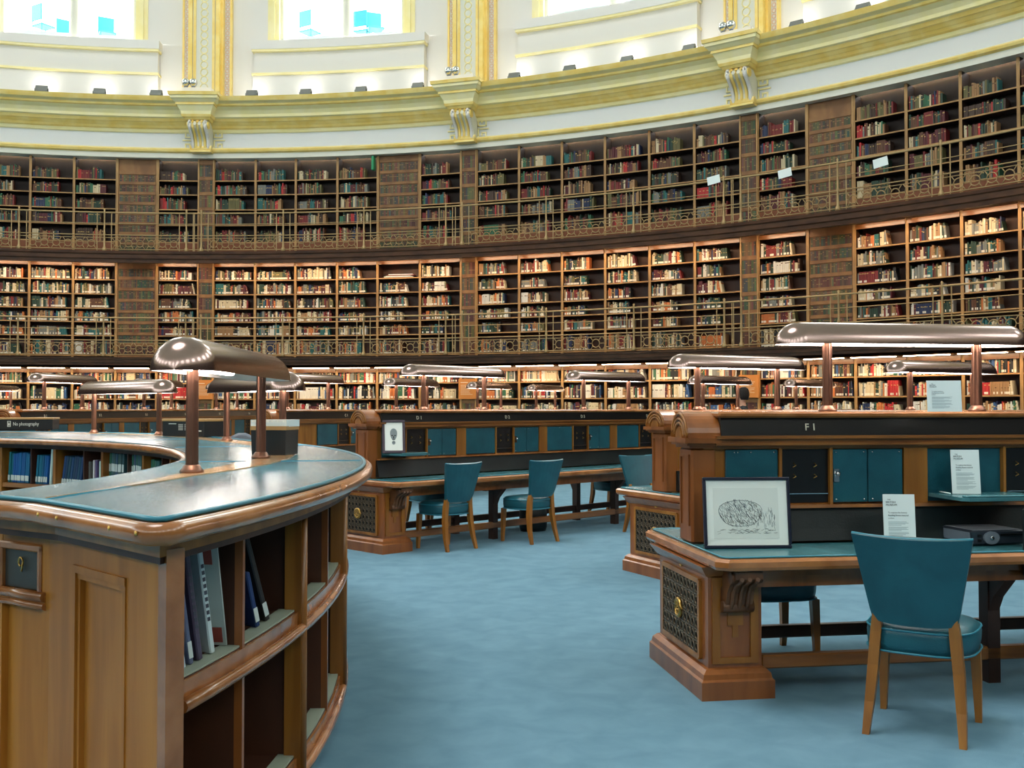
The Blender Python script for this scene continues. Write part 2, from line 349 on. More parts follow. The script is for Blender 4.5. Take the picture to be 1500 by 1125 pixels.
# floodlights on the cornice, with their own light washing the wall
FL = [-11.08, -7.45, -3.79, 2.58, 6.25, 10.05, 13.96, 20.54, 24.25, 28.0, 31.94, 38.36, 42.05]
for i, a in enumerate(FL):
    e = thing('floodlight', 'small grey floodlight on the cornice, %s from the left' % ordn(i), 'floodlight', P(a, 22.75, 9.6, WX, WY), -math.radians(a), 'cornice floodlights')
    MB().bbox(-.15, .15, -.05, .05, -.1, .1, .012).build('housing', FLOOD, e, M=Matrix.Translation((0, 0, .19)) @ Matrix.Rotation(math.radians(-32), 4, 'X'))
    MB().box(-.17, -.15, -.02, .02, 0, .2).box(.15, .17, -.02, .02, 0, .2).box(-.17, .17, -.03, .03, 0, .02).build('bracket', GREYD, e)
    l = bpy.data.lights.new('floodlight_lamp', 'SPOT'); l.energy = 7; l.spot_size = 2.6; l.spot_blend = .9; l.color = (1, .95, .86); l.shadow_soft_size = .08
    o = bpy.data.objects.new('floodlight_lamp', l); sc.collection.objects.link(o); o.location = P(a, 22.9, 9.82, WX, WY)
    d = P(a, RD, 10.25, WX, WY) - o.location; o.rotation_euler = d.to_track_quat('-Z', 'Y').to_euler()
# terrace outside the windows and its turquoise chairs
struct(MB().arc(RD + .4, 28, -30, 60, 11.58, 11.68, cx=WX, cy=WY), 'trim_4', WHITEW, label='pale terrace floor outside the drum windows')
def cafe_chair(az, r, rz, lab):
    e = thing('terrace_chair', lab, 'chair', P(az, r, 11.68, WX, WY), math.radians(rz), 'turquoise terrace chairs')
    MB().bbox(-.22, .22, -.22, .22, .42, .46).build('seat', TEALC, e)
    MB().bbox(-.22, .22, .2, .235, .55, 1.0).build('backrest', TEALC, e)
    for x in (-.2, .2):
        for y in (-.2, .2): MB().tube([(x, y, 0), (x, y, .44)], .014, 6).build('leg', TEALC, e)
        MB().tube([(x, .2, .44), (x, .22, .95)], .014, 6).build('back_post', TEALC, e)
for px, r, rz, lab in ((58, 24.7, 150, 'turquoise chair outside the left window, left of its mullion'), (92, 25.4, 40, 'turquoise chair farther out behind the left window'), (152, 25.0, 30, 'turquoise chair outside the left window, just right of its mullion'), (214, 24.8, 150, 'turquoise chair at right edge of the left window'),
                       (452, 24.7, 150, 'turquoise chair outside the middle window, left pane'), (531, 24.9, 160, 'turquoise chair outside the middle window, first in the right pane'), (548, 24.7, 20, 'turquoise chair outside the middle window, second in the right pane')):
    cafe_chair(az_on(px, r, cx=WX, cy=WY), r, rz, lab)
# ================================================================ BOOKCASES
DIV = [[-17.3, -14.6, -11.91, -9.22, -6.51, -3.87, -1.18], [-.18, 2.61, 5.33, 8.17, 10.93, 13.83, 16.62], [17.69, 20.55, 23.41, 26.23, 29.07, 31.89, 34.70], [35.71, 38.54, 41.15, 43.92, 46.65, 49.39, 52.2]]
BAY = ['left of the left pier', 'between left and middle piers', 'between middle and right piers', 'right of the right pier']
TIER = ['ground floor', 'middle gallery', 'top gallery']
TZ = [(0.0, 2.52), (2.76, 5.36), (5.5, 8.12)]
SH = [[.12, .5, .9, 1.30, 1.70, 2.12], [2.86, 3.39, 3.76, 4.12, 4.5, 4.88], [5.9, 6.36, 6.78, 7.18, 7.56]]
CDOORS = {(1, 0, 4), (2, 0, 4), (2, 1, 4), (1, 3, 1), (2, 3, 1)}
PAL = {'dark green': (38, 62, 48), 'green': (54, 104, 76), 'teal': (42, 104, 104), 'brown': (98, 62, 42), 'dark brown': (66, 46, 36), 'tan': (160, 122, 82), 'dark red': (118, 34, 34), 'red': (178, 42, 44), 'maroon': (88, 32, 40),
       'navy': (34, 46, 80), 'blue': (52, 86, 132), 'black': (30, 30, 32), 'cream': (206, 190, 156), 'grey': (120, 122, 116), 'orange': (194, 110, 56), 'white': (214, 210, 200), 'yellow': (204, 170, 84), 'olive': (104, 98, 60), 'bright blue': (40, 90, 180)}
COLN = [['white', 'cream', 'red', 'black', 'grey', 'orange', 'cream', 'navy', 'brown', 'white', 'cream', 'green', 'dark green', 'blue', 'tan', 'black', 'white', 'maroon', 'cream', 'orange'],
        ['cream', 'dark red', 'brown', 'dark green', 'grey', 'navy', 'tan', 'cream', 'dark green', 'white', 'black', 'teal', 'orange', 'olive', 'cream', 'maroon', 'grey'],
        ['dark green', 'brown', 'dark red', 'dark brown', 'teal', 'tan', 'olive', 'navy', 'maroon', 'green', 'brown', 'dark green', 'dark red', 'grey', 'olive', 'cream', 'tan', 'brown', 'red', 'dark brown']]
rng = random.Random(7)
def book_mesh(mb, M, wd, h, d, col, label, band):
    c = lin(PAL[col]); pale = lin((226, 220, 204)); gold = lin((190, 160, 96)) if col not in ('cream', 'white', 'tan') else lin((90, 60, 40))
    bz = h * (.5 + .35 * ((wd * 7919) % 1)); zs = [0, .02, .065, bz, bz + band, h]; cols = [c, pale if label else c, c, gold if band > .004 else c, c]
    b = len(mb.v); xs = ((0, .006), (wd * .25, 0), (wd * .75, 0), (wd, .006))
    for z in zs:
        for x, y in xs: mb.v.append(M @ Vector((x, y, z)))
        for x in (wd, 0): mb.v.append(M @ Vector((x, d, z)))
    for i in range(5):
        for j in range(6):
            k = (j + 1) % 6
            mb.face([b + i * 6 + j, b + i * 6 + k, b + (i + 1) * 6 + k, b + (i + 1) * 6 + j], 0, cols[i] if j < 3 else c)
    mb.face([b + 30 + j for j in range(6)], 0, lin((196, 184, 160))); mb.face([b + j for j in reversed(range(6))], 0, c)
BOOKS = []     # (screen area, matrix, w, h, d, colour, label?, band, place)
def proj_area(p, wd, h):
    if p.y < .5: return 0
    x = 750 + FPX * p.x / p.y; y = HOR - FPX * (p.z + h / 2 - EYE) / p.y
    if x < 2 or x > 1490 or y < 0 or y > 594: return 0
    return wd * h * (FPX / p.y) ** 2
def fill_row(tier, bay, col, row, M, wd, z, gap):
    if tier == 2: fill = rng.uniform(.6, .78)
    elif tier == 1: fill = rng.uniform(.82, .95) if bay == 0 or (bay == 1 and col < 3) else rng.uniform(.52, .72)
    else: fill = rng.uniform(.84, .97)
    if bay == 3 and tier == 1: fill = rng.uniform(.6, .85)
    x = -wd / 2 + .045; n = 0; end = -wd / 2 + .045 + (wd - .09) * fill
    run = None; base = gap * rng.uniform(.62, .8); redrow = (tier == 0 and bay == 0 and col == 5 and row == 4)
    while x < end and n < 60:
        if run is None or rng.random() < .3:
            run = rng.choice(COLN[tier]); rw = rng.uniform(.018, .042) * (1.15 if tier else 1)
            rh = base * rng.uniform(.78, 1.12); keep = rng.random() < .25
        if not keep: rw = rng.uniform(.016, .042) * (1.1 if tier else 1); rh = base * rng.uniform(.76, 1.14); run = rng.choice(COLN[tier]) if rng.random() < .6 else run
        cn, w_, h_ = run, rw, min(rh, gap - .03)
        if redrow: cn, w_, h_ = 'red', .035, gap * .78
        Mb = M @ Matrix.Translation((x, .03 + rng.uniform(0, .02), z))
        if n > 3 and x + w_ >= end and rng.random() < .5 and tier != 2: Mb = Mb @ Matrix.Rotation(math.radians(-rng.uniform(5, 14)), 4, 'Y')
        BOOKS.append((proj_area(Mb.translation, w_, h_), Mb, w_ - .0015, h_, .2, cn, tier < 2 and rng.random() < .6, rng.choice((.003, .003, .012, .02)), (tier, bay, col, row, n)))
        x += w_; n += 1
def false_books(mb, x0, x1, y, z0, z1, seed):
    r = random.Random(seed); x = x0; cs = [lin(q) for q in ((96, 66, 44), (70, 66, 44), (112, 82, 52), (84, 48, 36), (104, 92, 62), (62, 72, 62))]
    base = r.choice(cs)
    while x < x1 - .02:
        wv = r.uniform(.035, .055); c = base if r.random() < .5 else r.choice(cs); c = tuple(q * r.uniform(.5, 1.3) for q in c[:3]) + (1,)
        mb.box(x + .002, min(x + wv, x1), y - .018, y + .01, z0, z1 - r.uniform(0, .012), 0, c); zz = z0 + (z1 - z0) * .6
        zz = z0 + (z1 - z0) * r.choice((.3, .6, .75)); mb.box(x + .006, min(x + wv, x1) - .004, y - .02, y - .018, zz, zz + .014, 0, lin((150, 120, 72))); x += wv
for t in range(3):
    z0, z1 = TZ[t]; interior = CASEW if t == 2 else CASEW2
    for b in range(4):
        for i in range(6):
            a0, a1 = DIV[b][i], DIV[b][i + 1]; am = (a0 + a1) / 2; wd = 2 * RW * math.sin(math.radians((a1 - a0) / 2)); M = F(am, RW, 0, WX, WY)
            order = '%s from the %s end' % (ordn(i) if b != 0 else ordn(5 - i), 'left' if b != 0 else 'right')
            if (t, b, i) in CDOORS:
                e = thing('false_book_door', 'tan %s door faced with rows of false book spines, %s' % (TIER[t], BAY[b]), 'door', P(am, RW, z0, WX, WY), -math.radians(am))
                MB().box(-wd / 2, wd / 2, .03, .12, 0, z1 - z0 - .0).build('door_panel', TANW, e)
                mb = MB()
                for s in (-1, 1): mb.box(s * (wd / 2 - .02) - .02, s * (wd / 2 - .02) + .02, -.01, .05, 0, z1 - z0)
                mb.build('door_frame', EDGEW, e)
                mb = MB(); sh = MB(); zz = .12
                top = z1 - z0 - (.34 if t == 2 and b != 1 else .1)
                nrow = 8
                for k in range(nrow):
                    za = zz + (top - zz) * k / nrow; zb = za + (top - zz) / nrow - .09
                    false_books(mb, -wd / 2 + .07, -.012, .03, za, zb, k * 31 + i + t * 7); false_books(mb, .012, wd / 2 - .07, .03, za, zb, k * 37 + i + t * 7)
                    sh.box(-wd / 2 + .05, wd / 2 - .05, -.0, .03, zb + .01, zb + .085)
                mb.build('false_books', BOOKM, e); sh.box(-wd / 2 + .05, wd / 2 - .05, .02, .032, .02, top); sh.build('false_shelf', TANW, e)
                continue
            e = thing('bookcase', '%s bookcase, %s, %s' % (TIER[t], BAY[b], order), 'bookcase', P(am, RW, z0, WX, WY), -math.radians(am), 'bookcases of the ' + TIER[t])
            H = z1 - z0
            for s in (-1, 1):
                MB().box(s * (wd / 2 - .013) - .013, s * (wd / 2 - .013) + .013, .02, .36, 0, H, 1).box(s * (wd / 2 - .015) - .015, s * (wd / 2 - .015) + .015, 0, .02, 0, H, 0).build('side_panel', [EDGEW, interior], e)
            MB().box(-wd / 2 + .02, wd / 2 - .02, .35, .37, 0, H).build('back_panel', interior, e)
            rows = SH[t]
            if t == 2:
                MB().box(-wd / 2 + .03, wd / 2 - .03, .02, .04, 0, rows[0] - z0 - .02).build('base_panel', mat('base_panel_brown', lin((124, 66, 30)), .5) if 'base_panel_brown' not in bpy.data.materials else bpy.data.materials['base_panel_brown'], e)
            for k, zs in enumerate(rows):
                dz = 0 if t != 1 or b < 3 else -.04
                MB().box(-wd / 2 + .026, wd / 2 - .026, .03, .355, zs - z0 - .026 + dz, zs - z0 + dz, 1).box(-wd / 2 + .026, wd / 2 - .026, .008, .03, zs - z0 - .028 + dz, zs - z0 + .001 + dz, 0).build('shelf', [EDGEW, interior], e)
                gap = (rows[k + 1] if k + 1 < len(rows) else rows[k] + .42) - zs - .03
                if not (t == 0 and k < 2):
                    if t == 1 and b == 1 and i == 4 and k == 5: continue
                    fill_row(t, b, i, k, M, wd, zs + dz, gap)
            if t < 2:
                MB().box(-wd / 2 + .03, wd / 2 - .03, -.46, .0, H - .02, H - .0, 0).box(-wd / 2 + .03, wd / 2 - .03, -.02, .0, H - .13, H - .03, 0).build('canopy', [OAKH], e)
                MB().box(-wd / 2 + .1, wd / 2 - .1, -.46, -.36, H - .032, H - .02).build('strip_light', WARML, e)
    for j, pz in enumerate((-.68, 17.16, 35.2)):
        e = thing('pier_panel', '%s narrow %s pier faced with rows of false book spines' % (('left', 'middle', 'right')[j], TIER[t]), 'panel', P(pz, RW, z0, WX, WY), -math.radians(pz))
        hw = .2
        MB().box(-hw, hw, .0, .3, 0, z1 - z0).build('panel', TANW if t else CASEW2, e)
        mb = MB()
        for s in (-1, 1): mb.box(s * hw - .016, s * hw + .016, -.03, .02, 0, z1 - z0)
        mb.build('edge_strip', EDGEW, e); mb = MB(); sh = MB()
        for k in range(6):
            za = .1 + (z1 - z0 - .15) * k / 6; zb = za + (z1 - z0 - .15) / 6 - .1
            false_books(mb, -hw + .03, hw - .03, .0, za, zb, k * 17 + j * 5 + t)
            sh.box(-hw + .02, hw - .02, -.022, .0, zb + .01, zb + .095)
        mb.build('false_books', BOOKM, e); sh.box(-hw + .02, hw - .02, -.004, .0, .02, z1 - z0 - .02); sh.build('false_shelf', TANW, e)
# gallery railings: one continuous railing per gallery
RR = 22.2
POSTS = [-17.4, -12.02, -6.68, -1.33, -.33, 5.21, 10.76, 16.41, 17.53, 23.23, 28.97, 34.61, 35.63, 41.22, 46.64, 52.4]
def railing(name_lab, zb, e):
    r = thing('gallery_railing', name_lab, 'railing', (WX, WY, zb), 0, 'gallery railings')
    def lp(a, z, rr=RR): v = P(a, rr, z, 0, 0); return v
    hand = MB(); n = 110
    pts = [(-17.4 + (52.4 + 17.4) * i / n) for i in range(n + 1)]
    hand.tube([lp(a, 1.0) for a in pts], .022, 6); hand.build('handrail', RAILM, r)
    mb = MB(); mb.tube([lp(a, .72) for a in pts], .010, 4); mb.tube([lp(a, .42) for a in pts], .014, 4); mb.tube([lp(a, .35) for a in pts], .010, 4); mb.tube([lp(a, .05) for a in pts], .014, 4)
    mb.build('horizontal_bar', RAILM, r)
    for a in POSTS:
        mb = MB(); p = lp(a, 0); Mx = Matrix.Translation(p)
        mb.lathe([(.06, 0), (.055, .06), (.028, .12), (.022, .4), (.034, .44), (.022, .5), (.022, .97), (.035, 1.0), (.02, 1.04), (.03, 1.07), (0, 1.1)], 8, M=Mx)
        mb.build('post', RAILM, r)
        mb = MB()
        for s in (-1, 1):
            q = lp(a + .46 * s, 0); mb.box(-.009, .009, -.009, .009, .0, 1.0, M=Matrix.Translation(q))
        mb.build('upright', RAILM, r)
    for k in range(len(POSTS) - 1):
        a0, a1 = POSTS[k] + .46, POSTS[k + 1] - .46
        if a1 - a0 < .05: a0, a1 = POSTS[k] + .2, POSTS[k + 1] - .2
        cnt = max(1, round((a1 - a0) / .78)); st = (a1 - a0) / cnt; mb = MB(); zc = .2
        for i in range(cnt):
            a = a0 + st * (i + .5); Mx = Matrix.Translation(lp(a, zc)) @ Matrix.Rotation(-math.radians(a), 4, 'Z'); hw = RR * math.sin(math.radians(st / 2)); R_ = min(.1, hw * .62)
            mb.ring((0, 0, 0), R_, .013, 12, 4, M=Mx)
            for sx in (-1, 1):
                for sz in (-1, 1):
                    d = R_ * .72; mb.tube([(sx * d, 0, sz * d * .8), (sx * (hw * .85), 0, sz * .145)], .010, 4, M=Mx)
                mb.tube([(sx * R_, 0, 0), (sx * hw, 0, 0)], .010, 4, M=Mx)
        mb.build('lattice_panel', RAILM, r)
railing('aged brass railing with ring lattice along the top gallery', 5.5, 0); railing('aged brass railing with ring lattice along the middle gallery', 2.78, 0)
# white notices tied to the top railing
for px, py, lab in ((1047, 262, 'white card notice on the top railing, just left of the right pier'), (1152, 252, 'white card notice on the top railing, just right of the right pier'), (1293, 236, 'white card notice on the top railing, rightmost of the three')):
    a = az_on(px, RR - .03, cx=WX, cy=WY); p = P(a, RR - .04, 0, WX, WY); z = EYE + (HOR - py) * p.y / FPX
    n = tag(MB().box(-.15, .15, -.004, .004, -.09, .09).build('notice', PAPER), lab, 'notice', 'white notices on the top railing')
    n.location = (p.x, p.y, z); n.rotation_euler = (0, math.radians(-8), -math.radians(a))
# tan notice boards on the ground floor piers
NBM = mat('tan_notice_board', lin((190, 122, 54)), .5)
for j, pz in enumerate((-.68, 17.16, 35.2)):
    e = thing('notice_board', 'tan wooden notice board on the %s ground floor pier' % ('left', 'middle', 'right')[j], 'notice board', P(pz, RW - .03, 0, WX, WY), -math.radians(pz), 'notice boards on the piers')
    MB().bbox(-.24, .24, -.07, -.01, 1.68, 2.2, .008).build('board', NBM, e)
    mb = MB()
    for k in range(9): mb.box(-.18, -.18 + (.2 if k == 0 else rng.uniform(.22, .34)), -.0725, -.0705, 2.1 - k * .034 - (.03 if k else 0), 2.107 - k * .034 - (.03 if k else 0) + (.008 if k == 0 else 0))
    mb.build('lettering', CREAML, e)
# flat sheets lying on one shelf
Mx = F((DIV[1][4] + DIV[1][5]) / 2, RW, 4.88, WX, WY); e = thing('paper_stack', 'pile of large flat sheets lying on a top shelf of the middle gallery', 'papers', Mx.translation, -math.radians((DIV[1][4] + DIV[1][5]) / 2))
for k in range(5): MB().box(-.45 + .04 * k, .42 - .05 * (k % 3), .03, .3, .02 * k, .02 * k + .014, M=Matrix.Rotation(math.radians(2 * (k % 2)), 4, 'Z')).build('sheet', [CASEW2, PAPER, LIPM, mat('faded_red_sheet', lin((130, 60, 60)), .7), PAPER][k], e)
# the books: the largest in view one by one, all others as one mass
BOOKS.sort(key=lambda q: -q[0]); NB = 236
for area, Mb, wd, h, d, cn, lb, band, (t, b, i, k, n) in BOOKS[:NB]:
    mb = MB(); book_mesh(mb, Matrix.Identity(4), wd, h, d, cn, lb, band); o = mb.build('book', BOOKM, M=Mb); o.matrix_world = Mb
    side = ordn(i) if b else ordn(5 - i)
    rown = ordn(len(SH[t]) - 1 - k)
    tag(o, '%s book %s from left, %s shelf down, %s, %s bookcase %s' % (cn, ordn(n), rown, TIER[t], side, ('before left pier', 'after left pier', 'after middle pier', 'after right pier')[b]), 'book', 'books on %s shelf, %s' % (rown, TIER[t]))
mb = MB()
for area, Mb, wd, h, d, cn, lb, band, pl in BOOKS[NB:]: book_mesh(mb, Mb, wd, h, d, cn, lb, band)
tag(mb.build('books', BOOKM), 'thousands of old cloth and leather books filling the curved bookcases', 'books', None, 'stuff')
# ================================================================ READING DESKS
Z_T = .722
def half_round(w, h, n=12): return [(w / 2 * math.cos(PI * i / n), h * math.sin(PI * i / n)) for i in range(n + 1)]
def fluted_post(z0, z1, n=14):
    mb = MB(); k = 24
    def L(r, z, fl=1): return [((r - (.0035 if (j % 4) in (1, 2) and fl else 0)) * math.cos(2 * PI * j / k), (r - (.0035 if (j % 4) in (1, 2) and fl else 0)) * math.sin(2 * PI * j / k), z) for j in range(k)]
    mb.loft([L(.028, z0 + .02), L(.026, z1)], 0); return mb
LAMPMAT = mat('bronze_copper_post', lin((126, 90, 74)), .33, .8)
def lamp(loc, rz, Ls, sp, hp, label, lit=True, tube0=.08, tube1=.92, group=None, w_=.27, h_=.14):
    """y runs along the lamp; origin on the surface between the posts"""
    e = thing('desk_lamp', label, 'lamp', loc, rz, group)
    for s in (-1, 1):
        p_ = fluted_post(0, hp + .03).build('post', LAMPMAT, e); p_.location = (0, s * sp / 2, 0)
        b_ = MB().lathe([(.05, 0), (.05, .008), (.042, .016), (.034, .03), (.028, .034)], 18).build('post_base', LAMPMAT, e); b_.location = (0, s * sp / 2, 0)
    def shell(off):
        loops = []; a = Ls / 2 - off; W = w_ / 2 - off; H = h_ - off; cap = W * 1.05
        ts = [(-a + cap * (1 - math.cos(PI / 2 * i / 6)), max(.02, math.sin(PI / 2 * i / 6))) for i in range(7)]
        ts = ts + [(-y, s) for y, s in reversed(ts)]
        for y, s in ts: loops.append([(x * s * 2 * W, y, z * (s if s < 1 else 1)) for x, z in half_round(1, H)])
        return loops
    MB().loft(shell(0), closed=False, smooth=True).build('lamp_shade', SHADE, e, M=Matrix.Translation((0, 0, hp)))
    MB().loft(shell(.006), closed=False, smooth=True).build('shade_lining', SHIN, e, M=Matrix.Translation((0, 0, hp + .001)))
    if lit:
        y0, y1 = -Ls / 2 + Ls * tube0, -Ls / 2 + Ls * tube1
        MB().tube([(0, y0, hp + .022), (0, y1, hp + .022)], .018, 10).build('fluorescent_tube', TUBEL, e)
    return e
def reading_desk(letter, az, r0, b0, wh, open_units=(), detail=2, r1=19.4):
    e = thing('reading_desk', wh, 'desk', P(az, r0, 0), -math.radians(az)); L = r1 - r0
    W_, c = .65, .05
    poly = [(-W_ + c, 0), (W_ - c, 0), (W_, c), (W_, L), (-W_, L), (-W_, c)]
    def sc_(p, d, dy): return [(x - (d if x > 0 else -d), y + (dy if y < L / 2 else 0)) for x, y in p]
    MB().loft([[(x, y, z) for x, y in sc_(poly, d, d)] for d, z in ((.03, Z_T - .062), (.008, Z_T - .055), (0, Z_T - .04), (0, Z_T - .015), (.012, Z_T - .001))]).build('desktop', RAIL, e)
    ins = [(-W_ + .07, .04), (W_ - .07, .04), (W_ - .04, .07), (W_ - .04, L), (-W_ + .04, L), (-W_ + .04, .07)]
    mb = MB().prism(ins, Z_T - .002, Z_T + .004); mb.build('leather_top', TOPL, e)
    mb = MB().tube([(ins[4][0], L, Z_T + .004), (ins[5][0], ins[5][1], Z_T + .004), (*ins[0], Z_T + .004), (*ins[1], Z_T + .004), (*ins[2], Z_T + .004), (W_ - .04, L, Z_T + .004)], .005, 5)
    mb.build('edge_piping', PIPE, e)
    MB().box(-.54, .54, .1, L, Z_T - .1, Z_T - .062, 0).box(-.5, .5, .13, L, Z_T - .16, Z_T - .1, 0).build('apron', WALNUT, e)
    # pedestal
    mb = MB(); x, y0, y1 = .41, .03, .31
    def R4(d, z): return [(-x - d, y0 - d, z), (x + d, y0 - d, z), (x + d, y1 + d, z), (-x - d, y1 + d, z)]
    mb.loft([R4(.05, 0), R4(.05, .09), R4(.04, .10), R4(.035, .125), R4(.015, .145), R4(0, .15), R4(0, .60), R4(.015, .61), R4(.03, .63), R4(.05, .66)])
    mb.build('pedestal', WALNUT, e)
    mb = MB()
    for s in (-1, 1): mb.box(s * .31 - .012, s * .31 + .012, .012, .03, .18, .57)
    mb.box(-.31, .31, .012, .03, .555, .58).box(-.31, .31, .012, .03, .17, .195); mb.build('grille_frame', OAK, e)
    g = MB().box(-.3, .3, .022, .029, .195, .555).build('grille_backing', BLACK, e)
    mb = MB(); nx, nz = 10, 6
    for i in range(nx):
        for k in range(nz):
            cx_ = -.3 + .6 * (i + .5) / nx; cz_ = .195 + .36 * (k + .5) / nz
            mb.ring((cx_, .018, cz_), .021, .0045, 8, 4)
    for i in range(nx + 1): mb.box(-.3 + .6 * i / nx - .003, -.3 + .6 * i / nx + .003, .014, .021, .195, .555)
    for k in range(nz + 1): mb.box(-.3, .3, .014, .021, .195 + .36 * k / nz - .003, .195 + .36 * k / nz + .003)
    mb.build('grille', GRILL, e)
    mb = MB().ring((0, .008, .375), .045, .012, 16, 6)
    for i in range(6): mb.ring((.024 * math.cos(i * PI / 3), .006, .375 + .024 * math.sin(i * PI / 3)), .012, .006, 8, 4)
    mb.build('grille_boss', BRASS, e)
    MB().ring((0, .024, .612), .015, .006, 12, 5).build('keyhole_ring', BRASS, e)
    # recessed side panel and scrolled bracket, both long sides
    for s in (-1, 1):
        mb = MB(); X = s * .41
        for (ya, yb, za, zb) in ((.05, .09, .17, .6), (.25, .29, .17, .6), (.09, .25, .17, .2), (.09, .25, .555, .6)): mb.box(min(X, X + s * .012), max(X, X + s * .012), ya, yb, za, zb)
        mb.box(min(X, X + s * .01), max(X, X + s * .01), .13, .21, .36, .44); mb.box(min(X, X + s * .006), max(X, X + s * .006), .155, .185, .30, .36)
        mb.build('side_panel', OAK, e)
        mb = MB(); pr = [(0, .655), (.2, .655), (.2, .62), (.17, .6), (.12, .58), (.085, .54), (.07, .50), (.06, .47), (.03, .44), (0, .43)]
        mb.loft([[(X + s * a, y, z) for a, z in pr] for y in (.1, .24)])
        mb.tube([(X + s * .15, .09, .622), (X + s * .15, .25, .622)], .028, 10).tube([(X + s * .035, .09, .46), (X + s * .035, .25, .46)], .03, 10)
        for y in (.13, .17, .21): mb.tube([(X + s * (a + .006), y, z) for a, z in pr[2:9]], .012, 5)
        mb.build('scroll_bracket', noise_mat('carved_oak', lin((84, 52, 30)), lin((112, 72, 42)), (9, 9, 9), .4) if 'carved_oak' not in bpy.data.materials else bpy.data.materials['carved_oak'], e)
    # supports and foot rails
    ys = [b0 + .29 + 2.1 * k for k in range(8) if b0 + .29 + 2.1 * k < L - .2]
    for i, y in enumerate(ys):
        for s in (-1, 1):
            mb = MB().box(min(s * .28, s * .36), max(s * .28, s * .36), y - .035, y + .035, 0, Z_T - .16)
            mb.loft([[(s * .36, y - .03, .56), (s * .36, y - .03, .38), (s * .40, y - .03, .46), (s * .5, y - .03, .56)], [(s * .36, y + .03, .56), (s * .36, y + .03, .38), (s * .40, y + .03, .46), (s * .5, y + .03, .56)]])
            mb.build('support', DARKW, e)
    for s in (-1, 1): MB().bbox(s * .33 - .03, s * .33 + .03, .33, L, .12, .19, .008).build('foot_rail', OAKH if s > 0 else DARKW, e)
    # partition with cupboards
    MB().box(-.10, .10, .12, L, Z_T + .004, 1.24).build('partition', OAK, e)
    for s in (-1, 1):
        mb = MB().loft([[(s * .10, y, .74), (s * .165, y, .74), (s * .15, y, .80), (s * .125, y, .912), (s * .10, y, .912)] for y in (.16, L)]); mb.build('padded_back', BLACKL, e)
        MB().box(min(s * .1, s * .15), max(s * .1, s * .15), .17, L, .913, .93).build('shelf_rail', RAIL, e)
        mb = MB()
        for a, z0, z1 in ((.125, 1.232, 1.25), (.155, 1.25, 1.262), (.145, 1.262, 1.285), (.165, 1.285, 1.302)): mb.box(min(s * .1, s * a), max(s * .1, s * a), .17, L, z0, z1)
        mb.build('moulding', OAKH, e)
        MB().loft([[(s * .04, y, 1.302), (s * .15, y, 1.302), (s * .135, y, 1.398), (s * .04, y, 1.398)] for y in (.2, L)]).build('name_board', BLACK, e)
    MB().bbox(-.165, .165, .18, L, 1.398, 1.43, .01).build('ridge_cap', RAIL, e)
    # end post with round-arched head
    mb = MB().bbox(-.105, .105, .05, .19, Z_T + .004, 1.235, .012)
    mb.box(-.075, -.06, .042, .05, .82, 1.2).box(.06, .075, .042, .05, .82, 1.2).box(-.06, .06, .042, .05, 1.185, 1.2)
    mb.build('end_post', WALNUT, e)
    mb = MB()
    for a, z0, z1 in ((.12, 1.235, 1.25), (.14, 1.25, 1.262), (.155, 1.262, 1.29)): mb.box(-a, a, .05 - (a - .105), .2, z0, z1)
    mb.build('post_moulding', WALNUT, e)
    def disc(r, ya, yb, z=1.29, m=0): return [[(r * math.cos(PI * i / 16), y, z + r * math.sin(PI * i / 16)) for i in range(17)] for y in (ya, yb)]
    MB().loft(disc(.14, .02, .215), smooth=False).build('arched_head', WALNUT, e)
    mb = MB()
    for r in (.128, .1, .078): mb.tube([(r * math.cos(PI * i / 16), .018, 1.29 + r * math.sin(PI * i / 16)) for i in range(17)], .01, 5)
    mb.loft(disc(.055, .012, .02)); mb.build('arch_moulding', OAK, e)
    k = 0; u0 = b0 - 1.31; X = .10; n = 0
    DOORZ = (.938, 1.226)
    while u0 + 1.31 * k < L - 1.2 and k < (9 if detail > 1 else 6):
        ua = u0 + 1.31 * k; fr = lambda f: ua + 1.31 * f
        if ua > -.1 or fr(.4) > .2:
            if fr(.387) > .35:
                if k in open_units:
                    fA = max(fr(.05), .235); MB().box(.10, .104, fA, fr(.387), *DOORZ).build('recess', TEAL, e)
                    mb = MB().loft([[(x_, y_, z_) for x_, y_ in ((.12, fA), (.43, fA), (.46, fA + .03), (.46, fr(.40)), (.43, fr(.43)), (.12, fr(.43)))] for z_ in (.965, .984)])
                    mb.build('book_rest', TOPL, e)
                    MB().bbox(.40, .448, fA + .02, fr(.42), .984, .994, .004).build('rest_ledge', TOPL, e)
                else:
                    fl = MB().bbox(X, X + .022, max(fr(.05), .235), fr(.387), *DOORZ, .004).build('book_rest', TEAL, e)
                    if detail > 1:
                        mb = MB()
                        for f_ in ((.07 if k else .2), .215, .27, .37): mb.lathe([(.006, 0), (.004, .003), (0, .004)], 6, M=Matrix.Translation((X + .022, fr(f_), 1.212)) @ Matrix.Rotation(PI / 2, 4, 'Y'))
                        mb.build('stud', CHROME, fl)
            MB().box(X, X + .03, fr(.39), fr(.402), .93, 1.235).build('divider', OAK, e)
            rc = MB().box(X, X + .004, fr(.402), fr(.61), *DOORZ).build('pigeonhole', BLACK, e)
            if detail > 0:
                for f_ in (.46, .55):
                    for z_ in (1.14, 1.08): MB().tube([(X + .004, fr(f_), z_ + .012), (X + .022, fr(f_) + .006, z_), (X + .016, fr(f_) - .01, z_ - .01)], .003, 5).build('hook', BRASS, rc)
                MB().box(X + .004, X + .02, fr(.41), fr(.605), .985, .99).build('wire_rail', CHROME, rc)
            MB().box(X, X + .03, fr(.61), fr(.622), .93, 1.235).build('divider', OAK, e)
